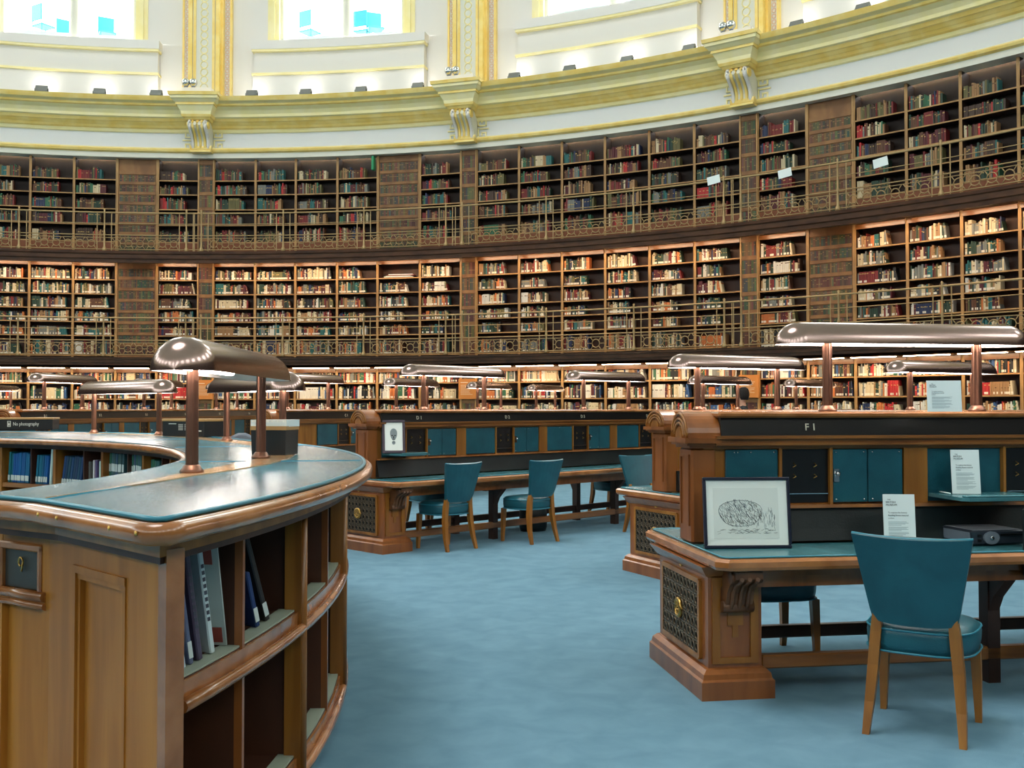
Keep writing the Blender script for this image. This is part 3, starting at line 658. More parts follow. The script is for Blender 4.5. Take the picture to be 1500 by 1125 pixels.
            d1 = MB().bbox(X, X + .022, fr(.624), fr(.778), *DOORZ, .004).build('cupboard_door', TEAL, e)
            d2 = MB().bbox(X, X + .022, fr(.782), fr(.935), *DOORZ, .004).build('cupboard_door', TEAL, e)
            if detail > 0:
                kb = MB().box(X + .022, X + .03, fr(.628), fr(.65), 1.05, 1.12).lathe([(.006, 0), (.006, .014), (.012, .02), (.012, .03), (0, .034)], 8, M=Matrix.Translation((X + .028, fr(.638), 1.095)) @ Matrix.Rotation(PI / 2, 4, 'Y')).build('knob', CHROME, d1)
            if detail > 1:
                for d_, fa, fb in ((d1, .64, .762), (d2, .80, .92)):
                    mb = MB()
                    for f_ in (fa, fb):
                        for z_ in (.955, 1.21): mb.lathe([(.006, 0), (.004, .003), (0, .004)], 6, M=Matrix.Translation((X + .022, fr(f_), z_)) @ Matrix.Rotation(PI / 2, 4, 'Y'))
                    mb.build('stud', CHROME, d_)
            MB().box(X, X + .025, fr(.94), fr(1.045), .93, 1.235).build('stile', OAK, e)
            if letter and fr(.5) > .3:
                n += 1; Mx = Matrix.Translation((.1485, fr(.52), 1.33)) @ Matrix.Rotation(PI / 2, 4, 'Z') @ Matrix.Rotation(PI / 2 - .15, 4, 'X')
                t_ = text('desk_number', '%s %d' % (letter, n), .052, e, Mx, CREAML, 'CENTER', .0012, .0006)
            MB().lathe([(.012, 0), (.012, .004), (0, .006)], 10, .60, fr(1.0), M=Matrix.Translation((0, 0, Z_T + .004))).build('brass_stud', BRASS, e)
            MB().box(.17, .60, fr(1.0) - .002, fr(1.0) + .002, Z_T + .004, Z_T + .006).build('seam', PIPE, e)
        k += 1
    return e
A0 = 81.4
reading_desk('F', A0, 8.95, 1.33, 'long teal-topped oak reading desk numbered F, nearest on the right', (1,))
reading_desk('E', A0 - 18, 10.26, .92, 'teal-topped oak reading desk second from right, mostly hidden behind desk F', (), 1)
reading_desk('D', A0 - 36, 8.95, 1.33, 'long teal-topped oak reading desk numbered D in the middle of the room', (0,))
reading_desk('C', A0 - 54, 10.26, .92, 'teal-topped oak reading desk behind the left end of desk D', (), 1)
reading_desk('B', A0 - 72, 8.95, 1.33, 'teal-topped oak reading desk far left behind the round counter', (), 1)
reading_desk('', A0 - 90, 10.26, .92, 'teal-topped oak reading desk at the far left edge, farthest away', (), 0)
HP = .385
def dlamp(az, r, label, L=1.5, sp=.9, grp='arched lamps on the reading desks'): return lamp(P(az, r, 1.43), -math.radians(az), L, sp, HP - .015, label, True, .06, .94, None, .25, .125)
dlamp(A0, 10.27, 'large bronze arched lamp on desk F at the right, nearest of the desk lamps')
dlamp(A0 - 18, 11.18, 'bronze arched lamp on the desk behind desk F, left of its lamp'); dlamp(A0 - 18, 13.78, 'bronze arched lamp behind desk F lamp, below its right half'); dlamp(A0 - 18, 16.4, 'bronze arched lamp farther along the second desk, near right edge')
dlamp(A0 - 36, 10.28, 'bronze arched lamp on desk D, nearest of its four'); dlamp(A0 - 36, 12.9, 'bronze arched lamp on desk D, second of its four'); dlamp(A0 - 36, 15.5, 'bronze arched lamp on desk D, third of its four'); dlamp(A0 - 36, 18.1, 'bronze arched lamp on desk D, farthest of its four')
dlamp(A0 - 54, 11.18, 'bronze arched lamp left of desk D, behind the large counter lamp'); dlamp(A0 - 54, 13.8, 'dark bronze arched lamp just behind the left half of desk D first lamp'); dlamp(A0 - 54, 16.4, 'dark bronze arched lamp right of desk D first lamp, near tan notice'); dlamp(A0 - 54, 18.8, 'smallest dark bronze arched lamp above the middle of desk D')
dlamp(A0 - 72, 10.28, 'bronze arched lamp at far left over the no photography box'); dlamp(A0 - 72, 12.9, 'dark bronze arched lamp behind the left counter lamp'); dlamp(A0 - 72, 15.5, 'dark bronze arched lamp behind the large counter lamp')
dlamp(A0 - 90, 17.2, 'small dark bronze arched lamp at the far left edge')
# ---------------------------------------------------------------- chairs
def chair(loc, facing, label, group=None):
    e = thing('reading_chair', label, 'chair', loc, -math.radians(facing), group)
    def se(w, d, z, yc=0, n=20, p=3.2):
        return [(w * math.copysign(abs(math.cos(t)) ** (2 / p), math.cos(t)) * (1 + .06 * math.sin(t)), yc + d * math.copysign(abs(math.sin(t)) ** (2 / p), math.sin(t)), z) for t in [2 * PI * i / n for i in range(n)]]
    MB().loft([se(.20, .19, .352), se(.228, .215, .36), se(.236, .224, .40), se(.238, .226, .44), se(.232, .22, .468), se(.205, .195, .487), se(.15, .14, .496), se(.06, .06, .5)], smooth=True).build('seat', TEAL, e)
    s_ = MB()
    for z in (.365, .462): s_.tube(se(.237 if z < .4 else .236, .225 if z < .4 else .223, z, n=28), .005, 5, closed=True)
    s_.build('piping', PIPE, e)
    n = 8; loops = []
    for i in range(7):
        f = i / 6; z = .49 + .40 * f; hw = .175 + .075 * f; L = []
        if i == 6: z -= 0
        for sgn in (1, -1):
            for j in range(n + 1):
                u = -1 + 2 * j / n if sgn > 0 else 1 - 2 * j / n
                y = -.205 - .085 * f - .028 * (1 - u * u) + sgn * .016
                L.append((u * hw, y, z - (.012 * (1 - u * u) if i == 6 else 0) + (.012 * abs(u) ** 3 if i == 0 else 0)))
        loops.append(L)
    MB().loft(loops, smooth=False).build('backrest', TEAL, e)
    MB().tube([(u * .25, -.29 - .028 * (1 - u * u), .892 - .012 * (1 - u * u)) for u in [-1 + .25 * i for i in range(9)]], .007, 5).build('top_piping', PIPE, e)
    def leg(pts, ws): return MB().loft([[(x + a * w_, y + b * w_, z) for a, b in ((-1, -1), (1, -1), (1, 1), (-1, 1))] for (x, y, z), w_ in zip(pts, ws)])
    for s in (-1, 1):
        leg([(s * .2, .165, .36), (s * .205, .17, .2), (s * .21, .175, 0)], [.023, .02, .014]).build('front_leg', OAK, e)
        leg([(s * .155, -.215, .56), (s * .165, -.2, .45), (s * .178, -.2, .3), (s * .19, -.225, .14), (s * .2, -.265, 0)], [.018, .023, .023, .02, .015]).build('rear_leg', OAK, e)
    return e
chair((1.885, 4.72, 0), 31, 'teal leather chair with oak legs drawn back from desk F in right foreground')
chair((-.7, 10.66, 0), -46, 'teal leather chair at desk D, left of the two seen from behind'); chair((.17, 11.23, 0), -44, 'teal leather chair at desk D, right of the two seen from behind')
chair((1.50, 6.0, 0), 171, 'shadowed chair on the far side of desk F, seen under the desktop'); chair((1.62, 11.9, 0), 150, 'teal chair with glossy front turned sideways behind the second desk end')
chair((-.95, 12.1, 0), 135, 'shadowed chair beyond desk D, seen beneath its left end'); chair((1.35, 13.75, 0), 135, 'shadowed chair beyond desk D, seen beneath its right part')
# ---------------------------------------------------------------- things on desk F and D
def desk_frame(az, off, r, z): return F(az, r, z) @ Matrix.Translation((off, 0, 0))
def placed(e, M): e.matrix_world = M; return e
def framed(name, label, M, w_, h_, fw, fmat, art, lean=10):
    e = thing(name, label, 'picture'); placed(e, M @ Matrix.Rotation(math.radians(-lean), 4, 'X'))
    mb = MB()
    for x0, x1, z0, z1 in ((-w_ / 2, w_ / 2, 0, fw), (-w_ / 2, w_ / 2, h_ - fw, h_), (-w_ / 2, -w_ / 2 + fw, fw, h_ - fw), (w_ / 2 - fw, w_ / 2, fw, h_ - fw)): mb.bbox(x0, x1, -.012, .012, z0, z1, .003)
    mb.build('frame', fmat, e); MB().box(-w_ / 2 + fw, w_ / 2 - fw, -.002, .008, fw, h_ - fw).build('mount', MOUNT, e)
    art(e); return e
def art_sheet(e):
    MB().box(-.175, .165, -.0032, -.002, .05, .31).build('sheet', mat('drawing_paper', lin((224, 231, 226)), .6), e)
    r = random.Random(3); mb = MB(); md = MB()                  # plain hatched boulder-like shape instead of the drawing
    for i in range(420):
        t = r.uniform(0, 2 * PI); q = math.sqrt(r.random()); x = -.035 + .11 * q * math.cos(t); z = .18 + .07 * q * math.sin(t); l = r.uniform(.008, .022)
        (md if z < .165 or x > .0 else mb).box(-l / 2, l / 2, -.0042, -.0032, -.0004, .0004, M=Matrix.Translation((x, 0, z)) @ Matrix.Rotation(r.uniform(.6, 1.4), 4, 'Y'))
    for i in range(70):
        x = r.uniform(-.15, .15); md.box(-.008, .008, -.0042, -.0032, -.0004, .0004, M=Matrix.Translation((x, 0, r.uniform(.075, .10))) @ Matrix.Rotation(r.uniform(-.4, .4), 4, 'Y'))
    for i in range(60):
        x = r.uniform(.05, .145); mb.box(-.012, .012, -.0042, -.0032, -.0003, .0003, M=Matrix.Translation((x, 0, r.uniform(.1, .2))) @ Matrix.Rotation(r.uniform(1.2, 1.9), 4, 'Y'))
    pts = [(-.035 + .112 * math.cos(t) * (1 + .07 * math.sin(3 * t)), -.004, .18 + .072 * math.sin(t) * (1 + .08 * math.cos(2 * t))) for t in [2 * PI * i / 24 for i in range(24)]]
    mb.tube(pts, .0009, 4, closed=True); mb.build('sketch', INKM, e); md.build('sketch_shading', INKD, e)
pF = at(1096, 803, Z_T + .006)
framed('framed_print', 'framed grey sketch in a navy frame leaning on desk F', Matrix.Translation((pF.x, pF.y, Z_T + .005)) @ Matrix.Rotation(math.radians(3), 4, 'Z'), .455, .365, .016, FRAMEB, art_sheet, 7)
def art_head(e):
    mb = MB(); mk = MB()
    mb.loft([[(.036 * math.cos(t) * (1 + .18 * math.sin(t)), y, .195 + .062 * math.sin(t)) for t in [2 * PI * i / 20 for i in range(20)]] for y in (-.0035, -.002)])
    mb.loft([[(.018 * math.cos(t), y, .108 + .02 * math.sin(t)) for t in [2 * PI * i / 12 for i in range(12)]] for y in (-.0035, -.002)])
    for x in (-.015, .015): mk.box(x - .01, x + .01, -.005, -.0035, .178, .188)
    mk.box(-.006, .006, -.005, -.0035, .150, .175); mk.box(-.015, .015, -.005, -.0035, .138, .145); mk.box(-.014, .014, -.005, -.0035, .112, .116)
    mb.build('portrait_head', mat('pale_grey_ink', lin((134, 146, 150)), .6), e); mk.build('portrait_features', INKD, e)
pD = at(577, 663.5, .99)
framed('framed_mask_picture', 'plum framed picture of a grey carved head on the desk D book rest', Matrix.Translation((pD.x, pD.y, .988)) @ Matrix.Rotation(math.radians(12), 4, 'Z'), .235, .345, .026, FRAMEP, art_head, 12)
def card(px, py, z, rz, label, w_=.158, h_=.25, lean=6):
    k_ = h_ / .26; p = at(px, py, z); e = thing('information_card', label, 'notice'); placed(e, Matrix.Translation((p.x, p.y, z)) @ Matrix.Rotation(math.radians(rz), 4, 'Z') @ Matrix.Rotation(math.radians(-lean), 4, 'X'))
    MB().box(-w_ / 2, w_ / 2, -.002, .002, 0, h_).build('card', PAPER, e)
    mb = MB(); r = random.Random(int(px)); RX = Matrix.Rotation(PI / 2, 4, 'X')
    for (s, t, x, z_) in ((.009, 'THE', -w_ / 2 + .022, h_ - .03), (.014, 'BRITISH', -w_ / 2 + .014, h_ - .044), (.014, 'MUSEUM', -w_ / 2 + .014, h_ - .058), (.010, 'To explore the history', -w_ / 2 + .024, h_ - .094), (.0105, 'Reading Room material', -w_ / 2 + .024, h_ - .108), (.010, 'archive', -w_ / 2 + .024, h_ - .122)):
        text('lettering', t, s * k_, e, Matrix.Translation((x, -.003, h_ - (h_ - z_) * k_)) @ RX, INKM if s < .012 else INKM, 'LEFT', .0003)
    for blk in range(4):
        for k in range(4): mb.box(-w_ / 2 + .024, -w_ / 2 + .024 + r.uniform(.085, .105) * (1 if k < 3 else .7), -.0026, -.002, h_ - k_ * (.138 + blk * .026 + k * .0055), h_ - k_ * (.1362 + blk * .026 + k * .0055))
    mb.build('small_print', mat('pale_print', lin((150, 172, 178)), .6) if 'pale_print' not in bpy.data.materials else bpy.data.materials['pale_print'], e)
    return e
card(1319, 801, Z_T + .005, -4, 'white information card standing on desk F behind the foreground chair', .162, .272)
card(1416, 723.5, .986, -2, 'white information card standing on the open book rest of desk F', .152, .238)
card(1384, 603, 1.43, -6, 'small white information card on the ridge of the desk behind F', .175, .165)
# console
e = thing('electronic_console', 'grey and black slim electronic console lying on desk F', 'console', (2.53, 5.53, Z_T + .006), math.radians(11))
def sq(hx, hy, z, k): return [(-hx, -hy, z), (0, -hy - k, z), (hx, -hy, z), (hx, hy, z), (0, hy, z), (-hx, hy, z)]
MB().loft([sq(.145, .125, .004, .0), sq(.155, .133, .012, .004), sq(.15, .13, .04, .006), sq(.155, .133, .072, .004), sq(.146, .125, .08, 0)]).build('body', GREYD, e)
MB().box(-.157, -.15, -.115, .11, .016, .068).build('side_panel', GREY, e)
MB().box(-.138, .13, -.12, .118, .08, .0815).build('top_plate', mat('top_plate_reflection', lin((190, 190, 198)), .12), e)  # pale colour stands in for a white reflection on the console top
MB().loft([[(.045 * math.cos(t) - .045, y, .041 + .034 * math.sin(t)) for t in [2 * PI * i / 16 for i in range(16)]] for y in (-.146, -.13)]).build('round_panel', GREY, e)
MB().lathe([(.012, 0), (.012, .004), (.008, .006), (0, .006)], 12, M=Matrix.Translation((-.045, -.147, .041)) @ Matrix.Rotation(PI / 2, 4, 'X')).build('power_button', CHROME, e)
MB().box(.01, .14, -.1395, -.134, .05, .06).build('disc_slot', BLACK, e)
MB().box(-.12, -.1, -.137, -.13, .02, .035).box(-.12, -.1, -.137, -.13, .045, .06).build('port_cover', BLACK, e)
# pen on the open book rest
p = at(1392, 724, .986); q = at(1380, 722, .986); tag(MB().tube([(p.x, p.y, .99), (q.x, q.y + .03, .99)], .004, 6).build('pen', PAPER), 'thin white pen beside the card on the open book rest', 'pen')
# office chair at the right edge: only a castor shows
e = thing('office_chair', 'dark office chair at the right edge, only a castor showing', 'chair', (2.84, 5.05, 0), .15)
for k in range(5):
    t = PI + k * 2 * PI / 5; x, y = .3 * math.cos(t), .3 * math.sin(t)
    MB().tube([(0, 0, .1), (x, y, .08)], [.025, .016], 6).build('base_arm', DARKP, e)
    MB().tube([(x - .01, y - .02, .03), (x - .01, y + .02, .03)], .03, 10).build('castor', BLACK, e)
MB().tube([(0, 0, .08), (0, 0, .42)], .025, 8).build('column', DARKP, e)
MB().bbox(-.22, .22, -.22, .22, .42, .5, .03).build('seat', BLACKL, e); MB().bbox(-.2, .2, .2, .25, .58, .95, .02).tube([(0, .22, .45), (0, .24, .7)], .02, 6).build('backrest', BLACKL, e)
# things under and behind desk D
p = at(740, 768, 0); e = thing('rucksack', 'dark rucksack lying under desk D between its two chairs', 'bag', (.25, 12.15, .0), .3)
MB().loft([[(.17 * s * math.cos(t), .12 * s * math.sin(t), z) for t in [2 * PI * i / 14 for i in range(14)]] for s, z in ((.9, 0), (1, .05), (1.02, .2), (.9, .33), (.6, .4), (.2, .42))], smooth=True).build('body', BLACKL, e)
MB().tube([(-.05, -.1, .38), (-.03, -.12, .44), (.03, -.12, .44), (.05, -.1, .38)], .01, 6).build('handle', BLACKL, e)
# ================================================================ ROUND COUNTER
ZC = 1.172
def ro(az): return 7.28 if az >= 52 else 7.28 + .75 * min(1, (52 - az) / 24.0) + (max(0, 28 - az) * .012)
def rs(az):      # centre line of the wooden strip
    pts = [(104, 6.62), (90, 6.62), (77.5, 6.81), (60, 7.0), (50, 7.1), (36, 7.55), (29, 7.75), (0, 8.0), (-20, 8.1)]
    for (a, r), (b, q) in zip(pts, pts[1:]):
        if az >= b: return r + (q - r) * (a - az) / (a - b)
    return 8.1
RI = 6.32; AEND = -14
P1, P2, P3 = (-.87, 2.53), (-1.41, 3.07), (-1.72, 3.27)
def pol(x, y): return math.degrees(math.atan2(x - CX, y - CY)), math.hypot(x - CX, y - CY)
a1_, a3_ = pol(*P1)[0], pol(*P3)[0]
outer = [P(a1_ - .6 + (AEND - a1_ + .6) * i / 80, ro(a1_ + (AEND - a1_) * i / 80)) for i in range(81)]
arcpts = outer
outer = [Vector((P1[0] - .05, P1[1] + .05, 0)), Vector((P1[0] - .02, P1[1] + .025, 0)), Vector((P1[0] + .005, P1[1] + .03, 0))] + arcpts
def clip(o, p, n):
    import bmesh
    bm = bmesh.new(); bm.from_mesh(o.data)
    bmesh.ops.bisect_plane(bm, geom=bm.verts[:] + bm.edges[:] + bm.faces[:], plane_co=Vector(p) - OFF, plane_no=Vector(n), clear_outer=True)
    ed = [x for x in bm.edges if x.is_boundary]
    if ed: bmesh.ops.holes_fill(bm, edges=ed, sides=0)
    bmesh.ops.recalc_face_normals(bm, faces=bm.faces)
    bm.to_mesh(o.data); bm.free(); return o
N1 = Vector((-.7071, -.7071, 0))
def c1(o, d=0.0): return clip(o, Vector((*P1, 0)) - N1 * d, N1)
_t = (Vector((*P3, 0)) - Vector((*P2, 0))).normalized(); N2 = Vector((-_t.y, _t.x, 0)); N2 = N2 if N2.y < 0 else -N2
def c2(o, d=0.0): return clip(o, Vector((*P2, 0)) - N2 * d, N2)
inner = [P(a3_ + (AEND - a3_) * i / 80, RI) for i in range(81)]
e = thing('round_counter', 'curved oak catalogue counter with worn teal leather top in left foreground', 'counter', (CX, CY, 0)); RC = e
OFF = Vector((CX, CY, 0))
def loc_(mb): mb.v = [v - OFF for v in mb.v]; return mb
def strip_mesh(A, B, z0, z1):
    mb = MB(); n = len(A)
    mb.loft([[Vector((a.x, a.y, z0)), Vector((b.x, b.y, z0)), Vector((b.x, b.y, z1)), Vector((a.x, a.y, z1))] for a, b in zip(A, B)]); return mb
end = [Vector((P3[0], P3[1], 0)), Vector((P2[0], P2[1], 0))]
# leather: outer field, inner field, end field
NS = 80; aZ = [a1_ + 5 + (AEND - a1_ - 5) * i / NS for i in range(NS + 1)]
SW = .085
tp = lambda a: SW * min(1, max(.05, (98 - a) / 14))
O_ = [P(a, ro(a) - .01) for a in aZ]; S1 = [P(a, rs(a) + tp(a)) for a in aZ]; S0 = [P(a, rs(a) - tp(a)) for a in aZ]; I_ = [P(a, RI + .01) for a in aZ]
c1(loc_(strip_mesh(S1, O_, ZC - .03, ZC)).build('leather_top', RINGL, e), .01)
# strip tapers to a point towards the near end
S1b = [P(a, rs(a) + SW * min(1, max(.05, (98 - a) / 14))) for a in aZ]; S0b = [P(a, rs(a) - SW * min(1, max(.05, (98 - a) / 14))) for a in aZ]
c1(loc_(strip_mesh(S0b, S1b, ZC - .03, ZC + .004)).build('wood_strip', noise_mat('pale_worn_oak', lin((176, 132, 88)), lin((206, 164, 118)), (3, 3, 3), .25, coat=.5), e), .04)
c2(loc_(strip_mesh(I_, S0, ZC - .03, ZC + .001)).build('inner_leather', RINGL, e), .01)
def lift(L, z): return [Vector((v.x, v.y, z)) - OFF for v in L]
for L, nm in (([Vector((*P3, 0)), Vector((*P2, 0))] + outer, 'outer_piping'), (inner, 'inner_piping')):
    MB().tube(lift(L, ZC - (.004 if nm[0] == 'i' else 0)), .008 if nm[0] == 'o' else .005, 6).build(nm, PIPE if nm[0] == 'o' else RINGL, e)
sa = at(62, 733, ZC); sb = P(93, rs(93) + .02, ZC)
MB().tube([sa - OFF, sb - OFF], .005, 5).build('leather_seam', PIPE, e)
for a in (80.5, 62, 46, 30, 14, -2):
    MB().tube([P(a, rs(a) + SW, ZC) - OFF, P(a - .0, ro(a) - .02, ZC) - OFF], .004, 5).build('leather_seam', PIPE, e); MB().tube([P(a, rs(a) - SW, ZC) - OFF, P(a, RI + .02, ZC) - OFF], .004, 5).build('leather_seam', PIPE, e)
def offset(L, d):
    out = []
    for i, p in enumerate(L):
        def nn(a, b): t = (b - a).normalized(); return Vector((-t.y, t.x, 0))
        if i == 0: m_ = nn(L[0], L[1])
        elif i == len(L) - 1: m_ = nn(L[-2], L[-1])
        else:
            m_ = (nn(L[i - 1], p) + nn(p, L[i + 1])); m_ = m_.normalized(); m_ = m_ / max(.5, m_.dot(nn(p, L[i + 1])))
        out.append(p + m_ * d)
    return out
OUT = [Vector((*P3, 0)), Vector((*P2, 0))] + outer
sgn = 1
tst = offset(outer, .03)[20]
if math.hypot(tst.x - CX, tst.y - CY) < ro(60): sgn = -1
nose = offset(OUT, .012 * sgn)
MB().tube(lift(nose, ZC - .036), .03, 10).build('edge_rail', RAIL, e)
nose2 = offset(inner, -.012 * sgn)
MB().tube(lift(nose2, ZC - .034), .028, 8).build('inner_edge_rail', RAIL, e)
for f in (.12, .30, .75, .95): mb = MB(); q = Vector((*P2, 0)).lerp(Vector((*P1, 0)), f); mb.lathe([(.007, 0), (.006, .004), (0, .005)], 8, M=Matrix.Translation(q - OFF + Vector((-.028, -.028, ZC - .032))) @ Matrix.Rotation(math.radians(45), 4, 'Z') @ Matrix.Rotation(-PI / 2, 4, 'Y') ); mb.build('screw', BRASS, e)
body = offset(OUT, -.085 * sgn)
OUTB = [Vector((*P3, 0)), Vector((*P2, 0)), Vector((*P1, 0))] + arcpts[1:]
fz = [strip_mesh(offset(OUTB, -.045 * sgn), offset(OUTB, -.12 * sgn), ZC - .105, ZC - .03), strip_mesh(offset(OUTB, -.055 * sgn), offset(OUTB, -.13 * sgn), ZC - .125, ZC - .105)]
loc_(fz[0]).build('fascia', OAK, e); loc_(fz[1]).build('fascia_moulding', DARKW, e)
# outer pigeonhole shelving
RB = 7.17; ZB, ZM, ZT = .15, .69, ZC - .09
aC = pol(-.93, 2.69)[0]
divs = [az_on(px, RB, True) for px in (361, 440, 484, 509)]
st = divs[1] - divs[3] if divs[1] > divs[3] else 7
dd = [aC] + divs
step_ = (aC - divs[1]) / 2
dd = [aC - step_ * i for i in range(0, 16)]
c1(loc_(MB().arc(RB - .45, RB - .42, aC, AEND + 40, .08, ZT, step=2)).build('back_panel', OAK, e), .1)
for nm, z in (('lower_shelf', ZB), ('middle_shelf', ZM)):
    c1(loc_(MB().arc(RB - .42, RB - .01, aC, 40, z - .03, z)).build(nm, CASEW2, e), .1)
    c1(loc_(MB().arc(RB - .075, RB - .012, aC - .3, 40, z, z + .006)).build('label_strip', LIPM, e), .1)
    c1(loc_(MB().arc(RB - .03, RB - .0, aC, 40, z - .055, z - .004)).build('shelf_edge', RAIL, e), .1)
    n = 40; MB().tube([P(aC - 1.2 + (40 - aC) * i / n, RB + .012, z - .065) - OFF for i in range(n + 1)], .02, 8).build('shelf_nosing', RAIL, e)
for i, a in enumerate(dd[1:]):
    big = i % 2 == 1
    M_ = Matrix.Translation(-OFF) @ F(a, RB)
    c1(MB().box(-.008, .008, -.42, -.02, .08, ZT, 0, M=M_).build('divider', CASEW2, e), .1)
    if big: MB().box(-.022, .022, -.05, .012, .08, ZT, 0, M=M_).tube([Vector((0, .012, .08)), Vector((0, .012, ZT))], .018, 8, M=M_).build('upright', OAK, e)
    else: MB().box(-.009, .009, -.03, -.003, .08, ZT, 0, M=M_).build('divider_edge', WALNUT, e)
c1(loc_(MB().arc(RB - .4, RB - .06, aC, 40, 0, .1)).build('plinth', BLACK, e), .1)
# end face: frame, raised panel, dark inset panel with hook
E0 = Vector((*P1, 0)) + Vector((.055, .055, 0)) * 1 + Vector((-.08, .08, 0)); u = Vector((-.7071, .7071, 0)); nrm = Vector((-.7071, -.7071, 0))
ME = Matrix(((u.x, -nrm.x, 0, E0.x), (u.y, -nrm.y, 0, E0.y), (0, 0, 1, 0), (0, 0, 0, 1)))     # x along the face away from the aisle, y into the counter
ME = Matrix.Translation(-OFF) @ ME
LE = .81
GOAK = noise_mat('golden_oak', lin((150, 92, 24)), lin((182, 120, 44)), (9, 9, 1.1), .45, 6, c3=lin((166, 104, 32)))
def endm(mb, nm, m_): mb.v = [ME @ Vector(v) for v in mb.v]; return mb.build(nm, m_, e)
endm(MB().box(.0, LE, .02, .04, .0, ZT - .03), 'end_panel', GOAK)
mb = MB(); ST = .79
for x0, x1 in ((.03, .235), (.59, ST)): mb.box(x0, x1, 0, .02, .1, ZT - .03)
mb.box(.235, .59, 0, .02, .98, ZT - .03).box(.235, .59, 0, .02, .1, .2); endm(mb, 'end_frame', GOAK)
mb = MB()
for k, (o_, y_) in enumerate(((0, .0), (.018, .008))):
    mb.box(.235 + o_, .59 - o_, y_ - .006, .02, .98 - .022 - o_, .98 - o_).box(.235 + o_, .235 + o_ + .016, y_ - .004, .02, .2, .98 - o_).box(.59 - o_ - .016, .59 - o_, y_ - .004, .02, .2, .98 - o_)
endm(mb, 'panel_moulding', GOAK)
endm(MB().box(-.01, LE, -.012, .02, .0, .12), 'skirting', OAKH)
c0 = Vector((-.93, 2.69, 0)); M_ = Matrix.Translation(-OFF) @ F(aC, RB)
loc_(MB().prism([(v.x, v.y) for v in (E0 - u * .014 + nrm * .008, E0 + u * .03 + nrm * .008, E0 + u * .03 - nrm * .05, E0 - u * .0 - nrm * .05)], .0, ZT)).build('corner_post', RAIL, e)
# continuation left of the seam, turned a little, with the dark inset panel
u2 = (Vector((*P3, 0)) - Vector((*P2, 0))).normalized(); n2 = Vector((-u2.y, u2.x, 0)); n2 = n2 if n2.dot(Vector((1, -1, 0))) * 0 + n2.y > 0 else -n2
O2 = E0 + u * .80
ML = Matrix.Translation(-OFF) @ Matrix(((u2.x, n2.x, 0, O2.x), (u2.y, n2.y, 0, O2.y), (0, 0, 1, 0), (0, 0, 0, 1)))
def lm_(mb, nm, m_): mb.v = [ML @ Vector(v) for v in mb.v]; return mb.build(nm, m_, e)
lm_(MB().box(-.02, .8, .02, .3, 0, ZT - .03), 'side_end_panel', GOAK)
lm_(MB().box(-.02, .02, -.004, .02, .1, ZT - .03).box(.02, .8, -.002, .02, ZT - .07, ZT - .03).box(.0, .8, -.008, .02, .83, .86).box(.24, .3, -.004, .02, .1, ZT - .03).box(-.02, .8, -.012, .02, 0, .12), 'side_end_frame', GOAK)
ip = lm_(MB().box(.04, .235, .004, .022, .87, ZT - .085), 'inset_panel', MAG)
mb = MB()
for x0, x1, z0, z1 in ((.02, .255, ZT - .09, ZT - .065), (.02, .04, .865, ZT - .07), (.235, .255, .865, ZT - .07)): mb.bbox(x0, x1, -.012, .02, z0, z1, .005)
mb.tube([(.0, -.008, .855), (.27, -.008, .855)], .016, 8).tube([(.0, -.006, .825), (.27, -.006, .825)], .012, 8); lm_(mb, 'inset_frame', RAIL)
mb = MB().tube([(.137 + .012 * math.cos(t), -.004, .955 + .014 * math.sin(t)) for t in [PI * 1.5 + i * PI / 6 for i in range(11)]], .0035, 6).tube([(.125, -.004, .955), (.132, -.004, .925)], .0035, 6); lm_(mb, 'brass_hook', BRASS)
# far side: inner shelving facing the middle of the room
RN = RI + .07
aN = 82
c2(loc_(MB().arc(RN + .36, RN + .39, aN, AEND, .1, ZC - .06, step=2)).build('inner_back_panel', CASEW2, e), .18)
loc_(MB().arc(RN, RN + .37, aN, AEND, .70, .74, step=2)).build('inner_shelf', OAKH, e)
loc_(MB().arc(RN, RN + .37, aN, AEND, .14, .18, step=2)).build('inner_low_shelf', OAKH, e)
loc_(MB().arc(RN + .03, RN + .3, aN, AEND, 0, .1, step=2)).build('inner_plinth', BLACK, e)
c2(loc_(MB().arc(RN - .005, RN + .03, 104, AEND, ZC - .10, ZC - .03, step=2)).build('inner_fascia', DARKW, e), .18)
c2(loc_(MB().arc(RN, RN + .03, 103, aN, 0, ZC - .1, step=2)).build('inner_end_panel', OAK, e), .18)
IDX = [3, 45, 82, 122, 152, 186, 212, 236, 252]
for i, px in enumerate(IDX):
    a = az_on(px, RN); M_ = Matrix.Translation(-OFF) @ F(a, RN)
    if i % 2 == 0: MB().box(-.022, .022, -.01, .36, .1, ZC - .1, M=M_).build('inner_upright', OAK, e)
    else: MB().box(-.009, .009, .01, .36, .1, ZC - .1, M=M_).build('inner_divider', CASEW2, e)
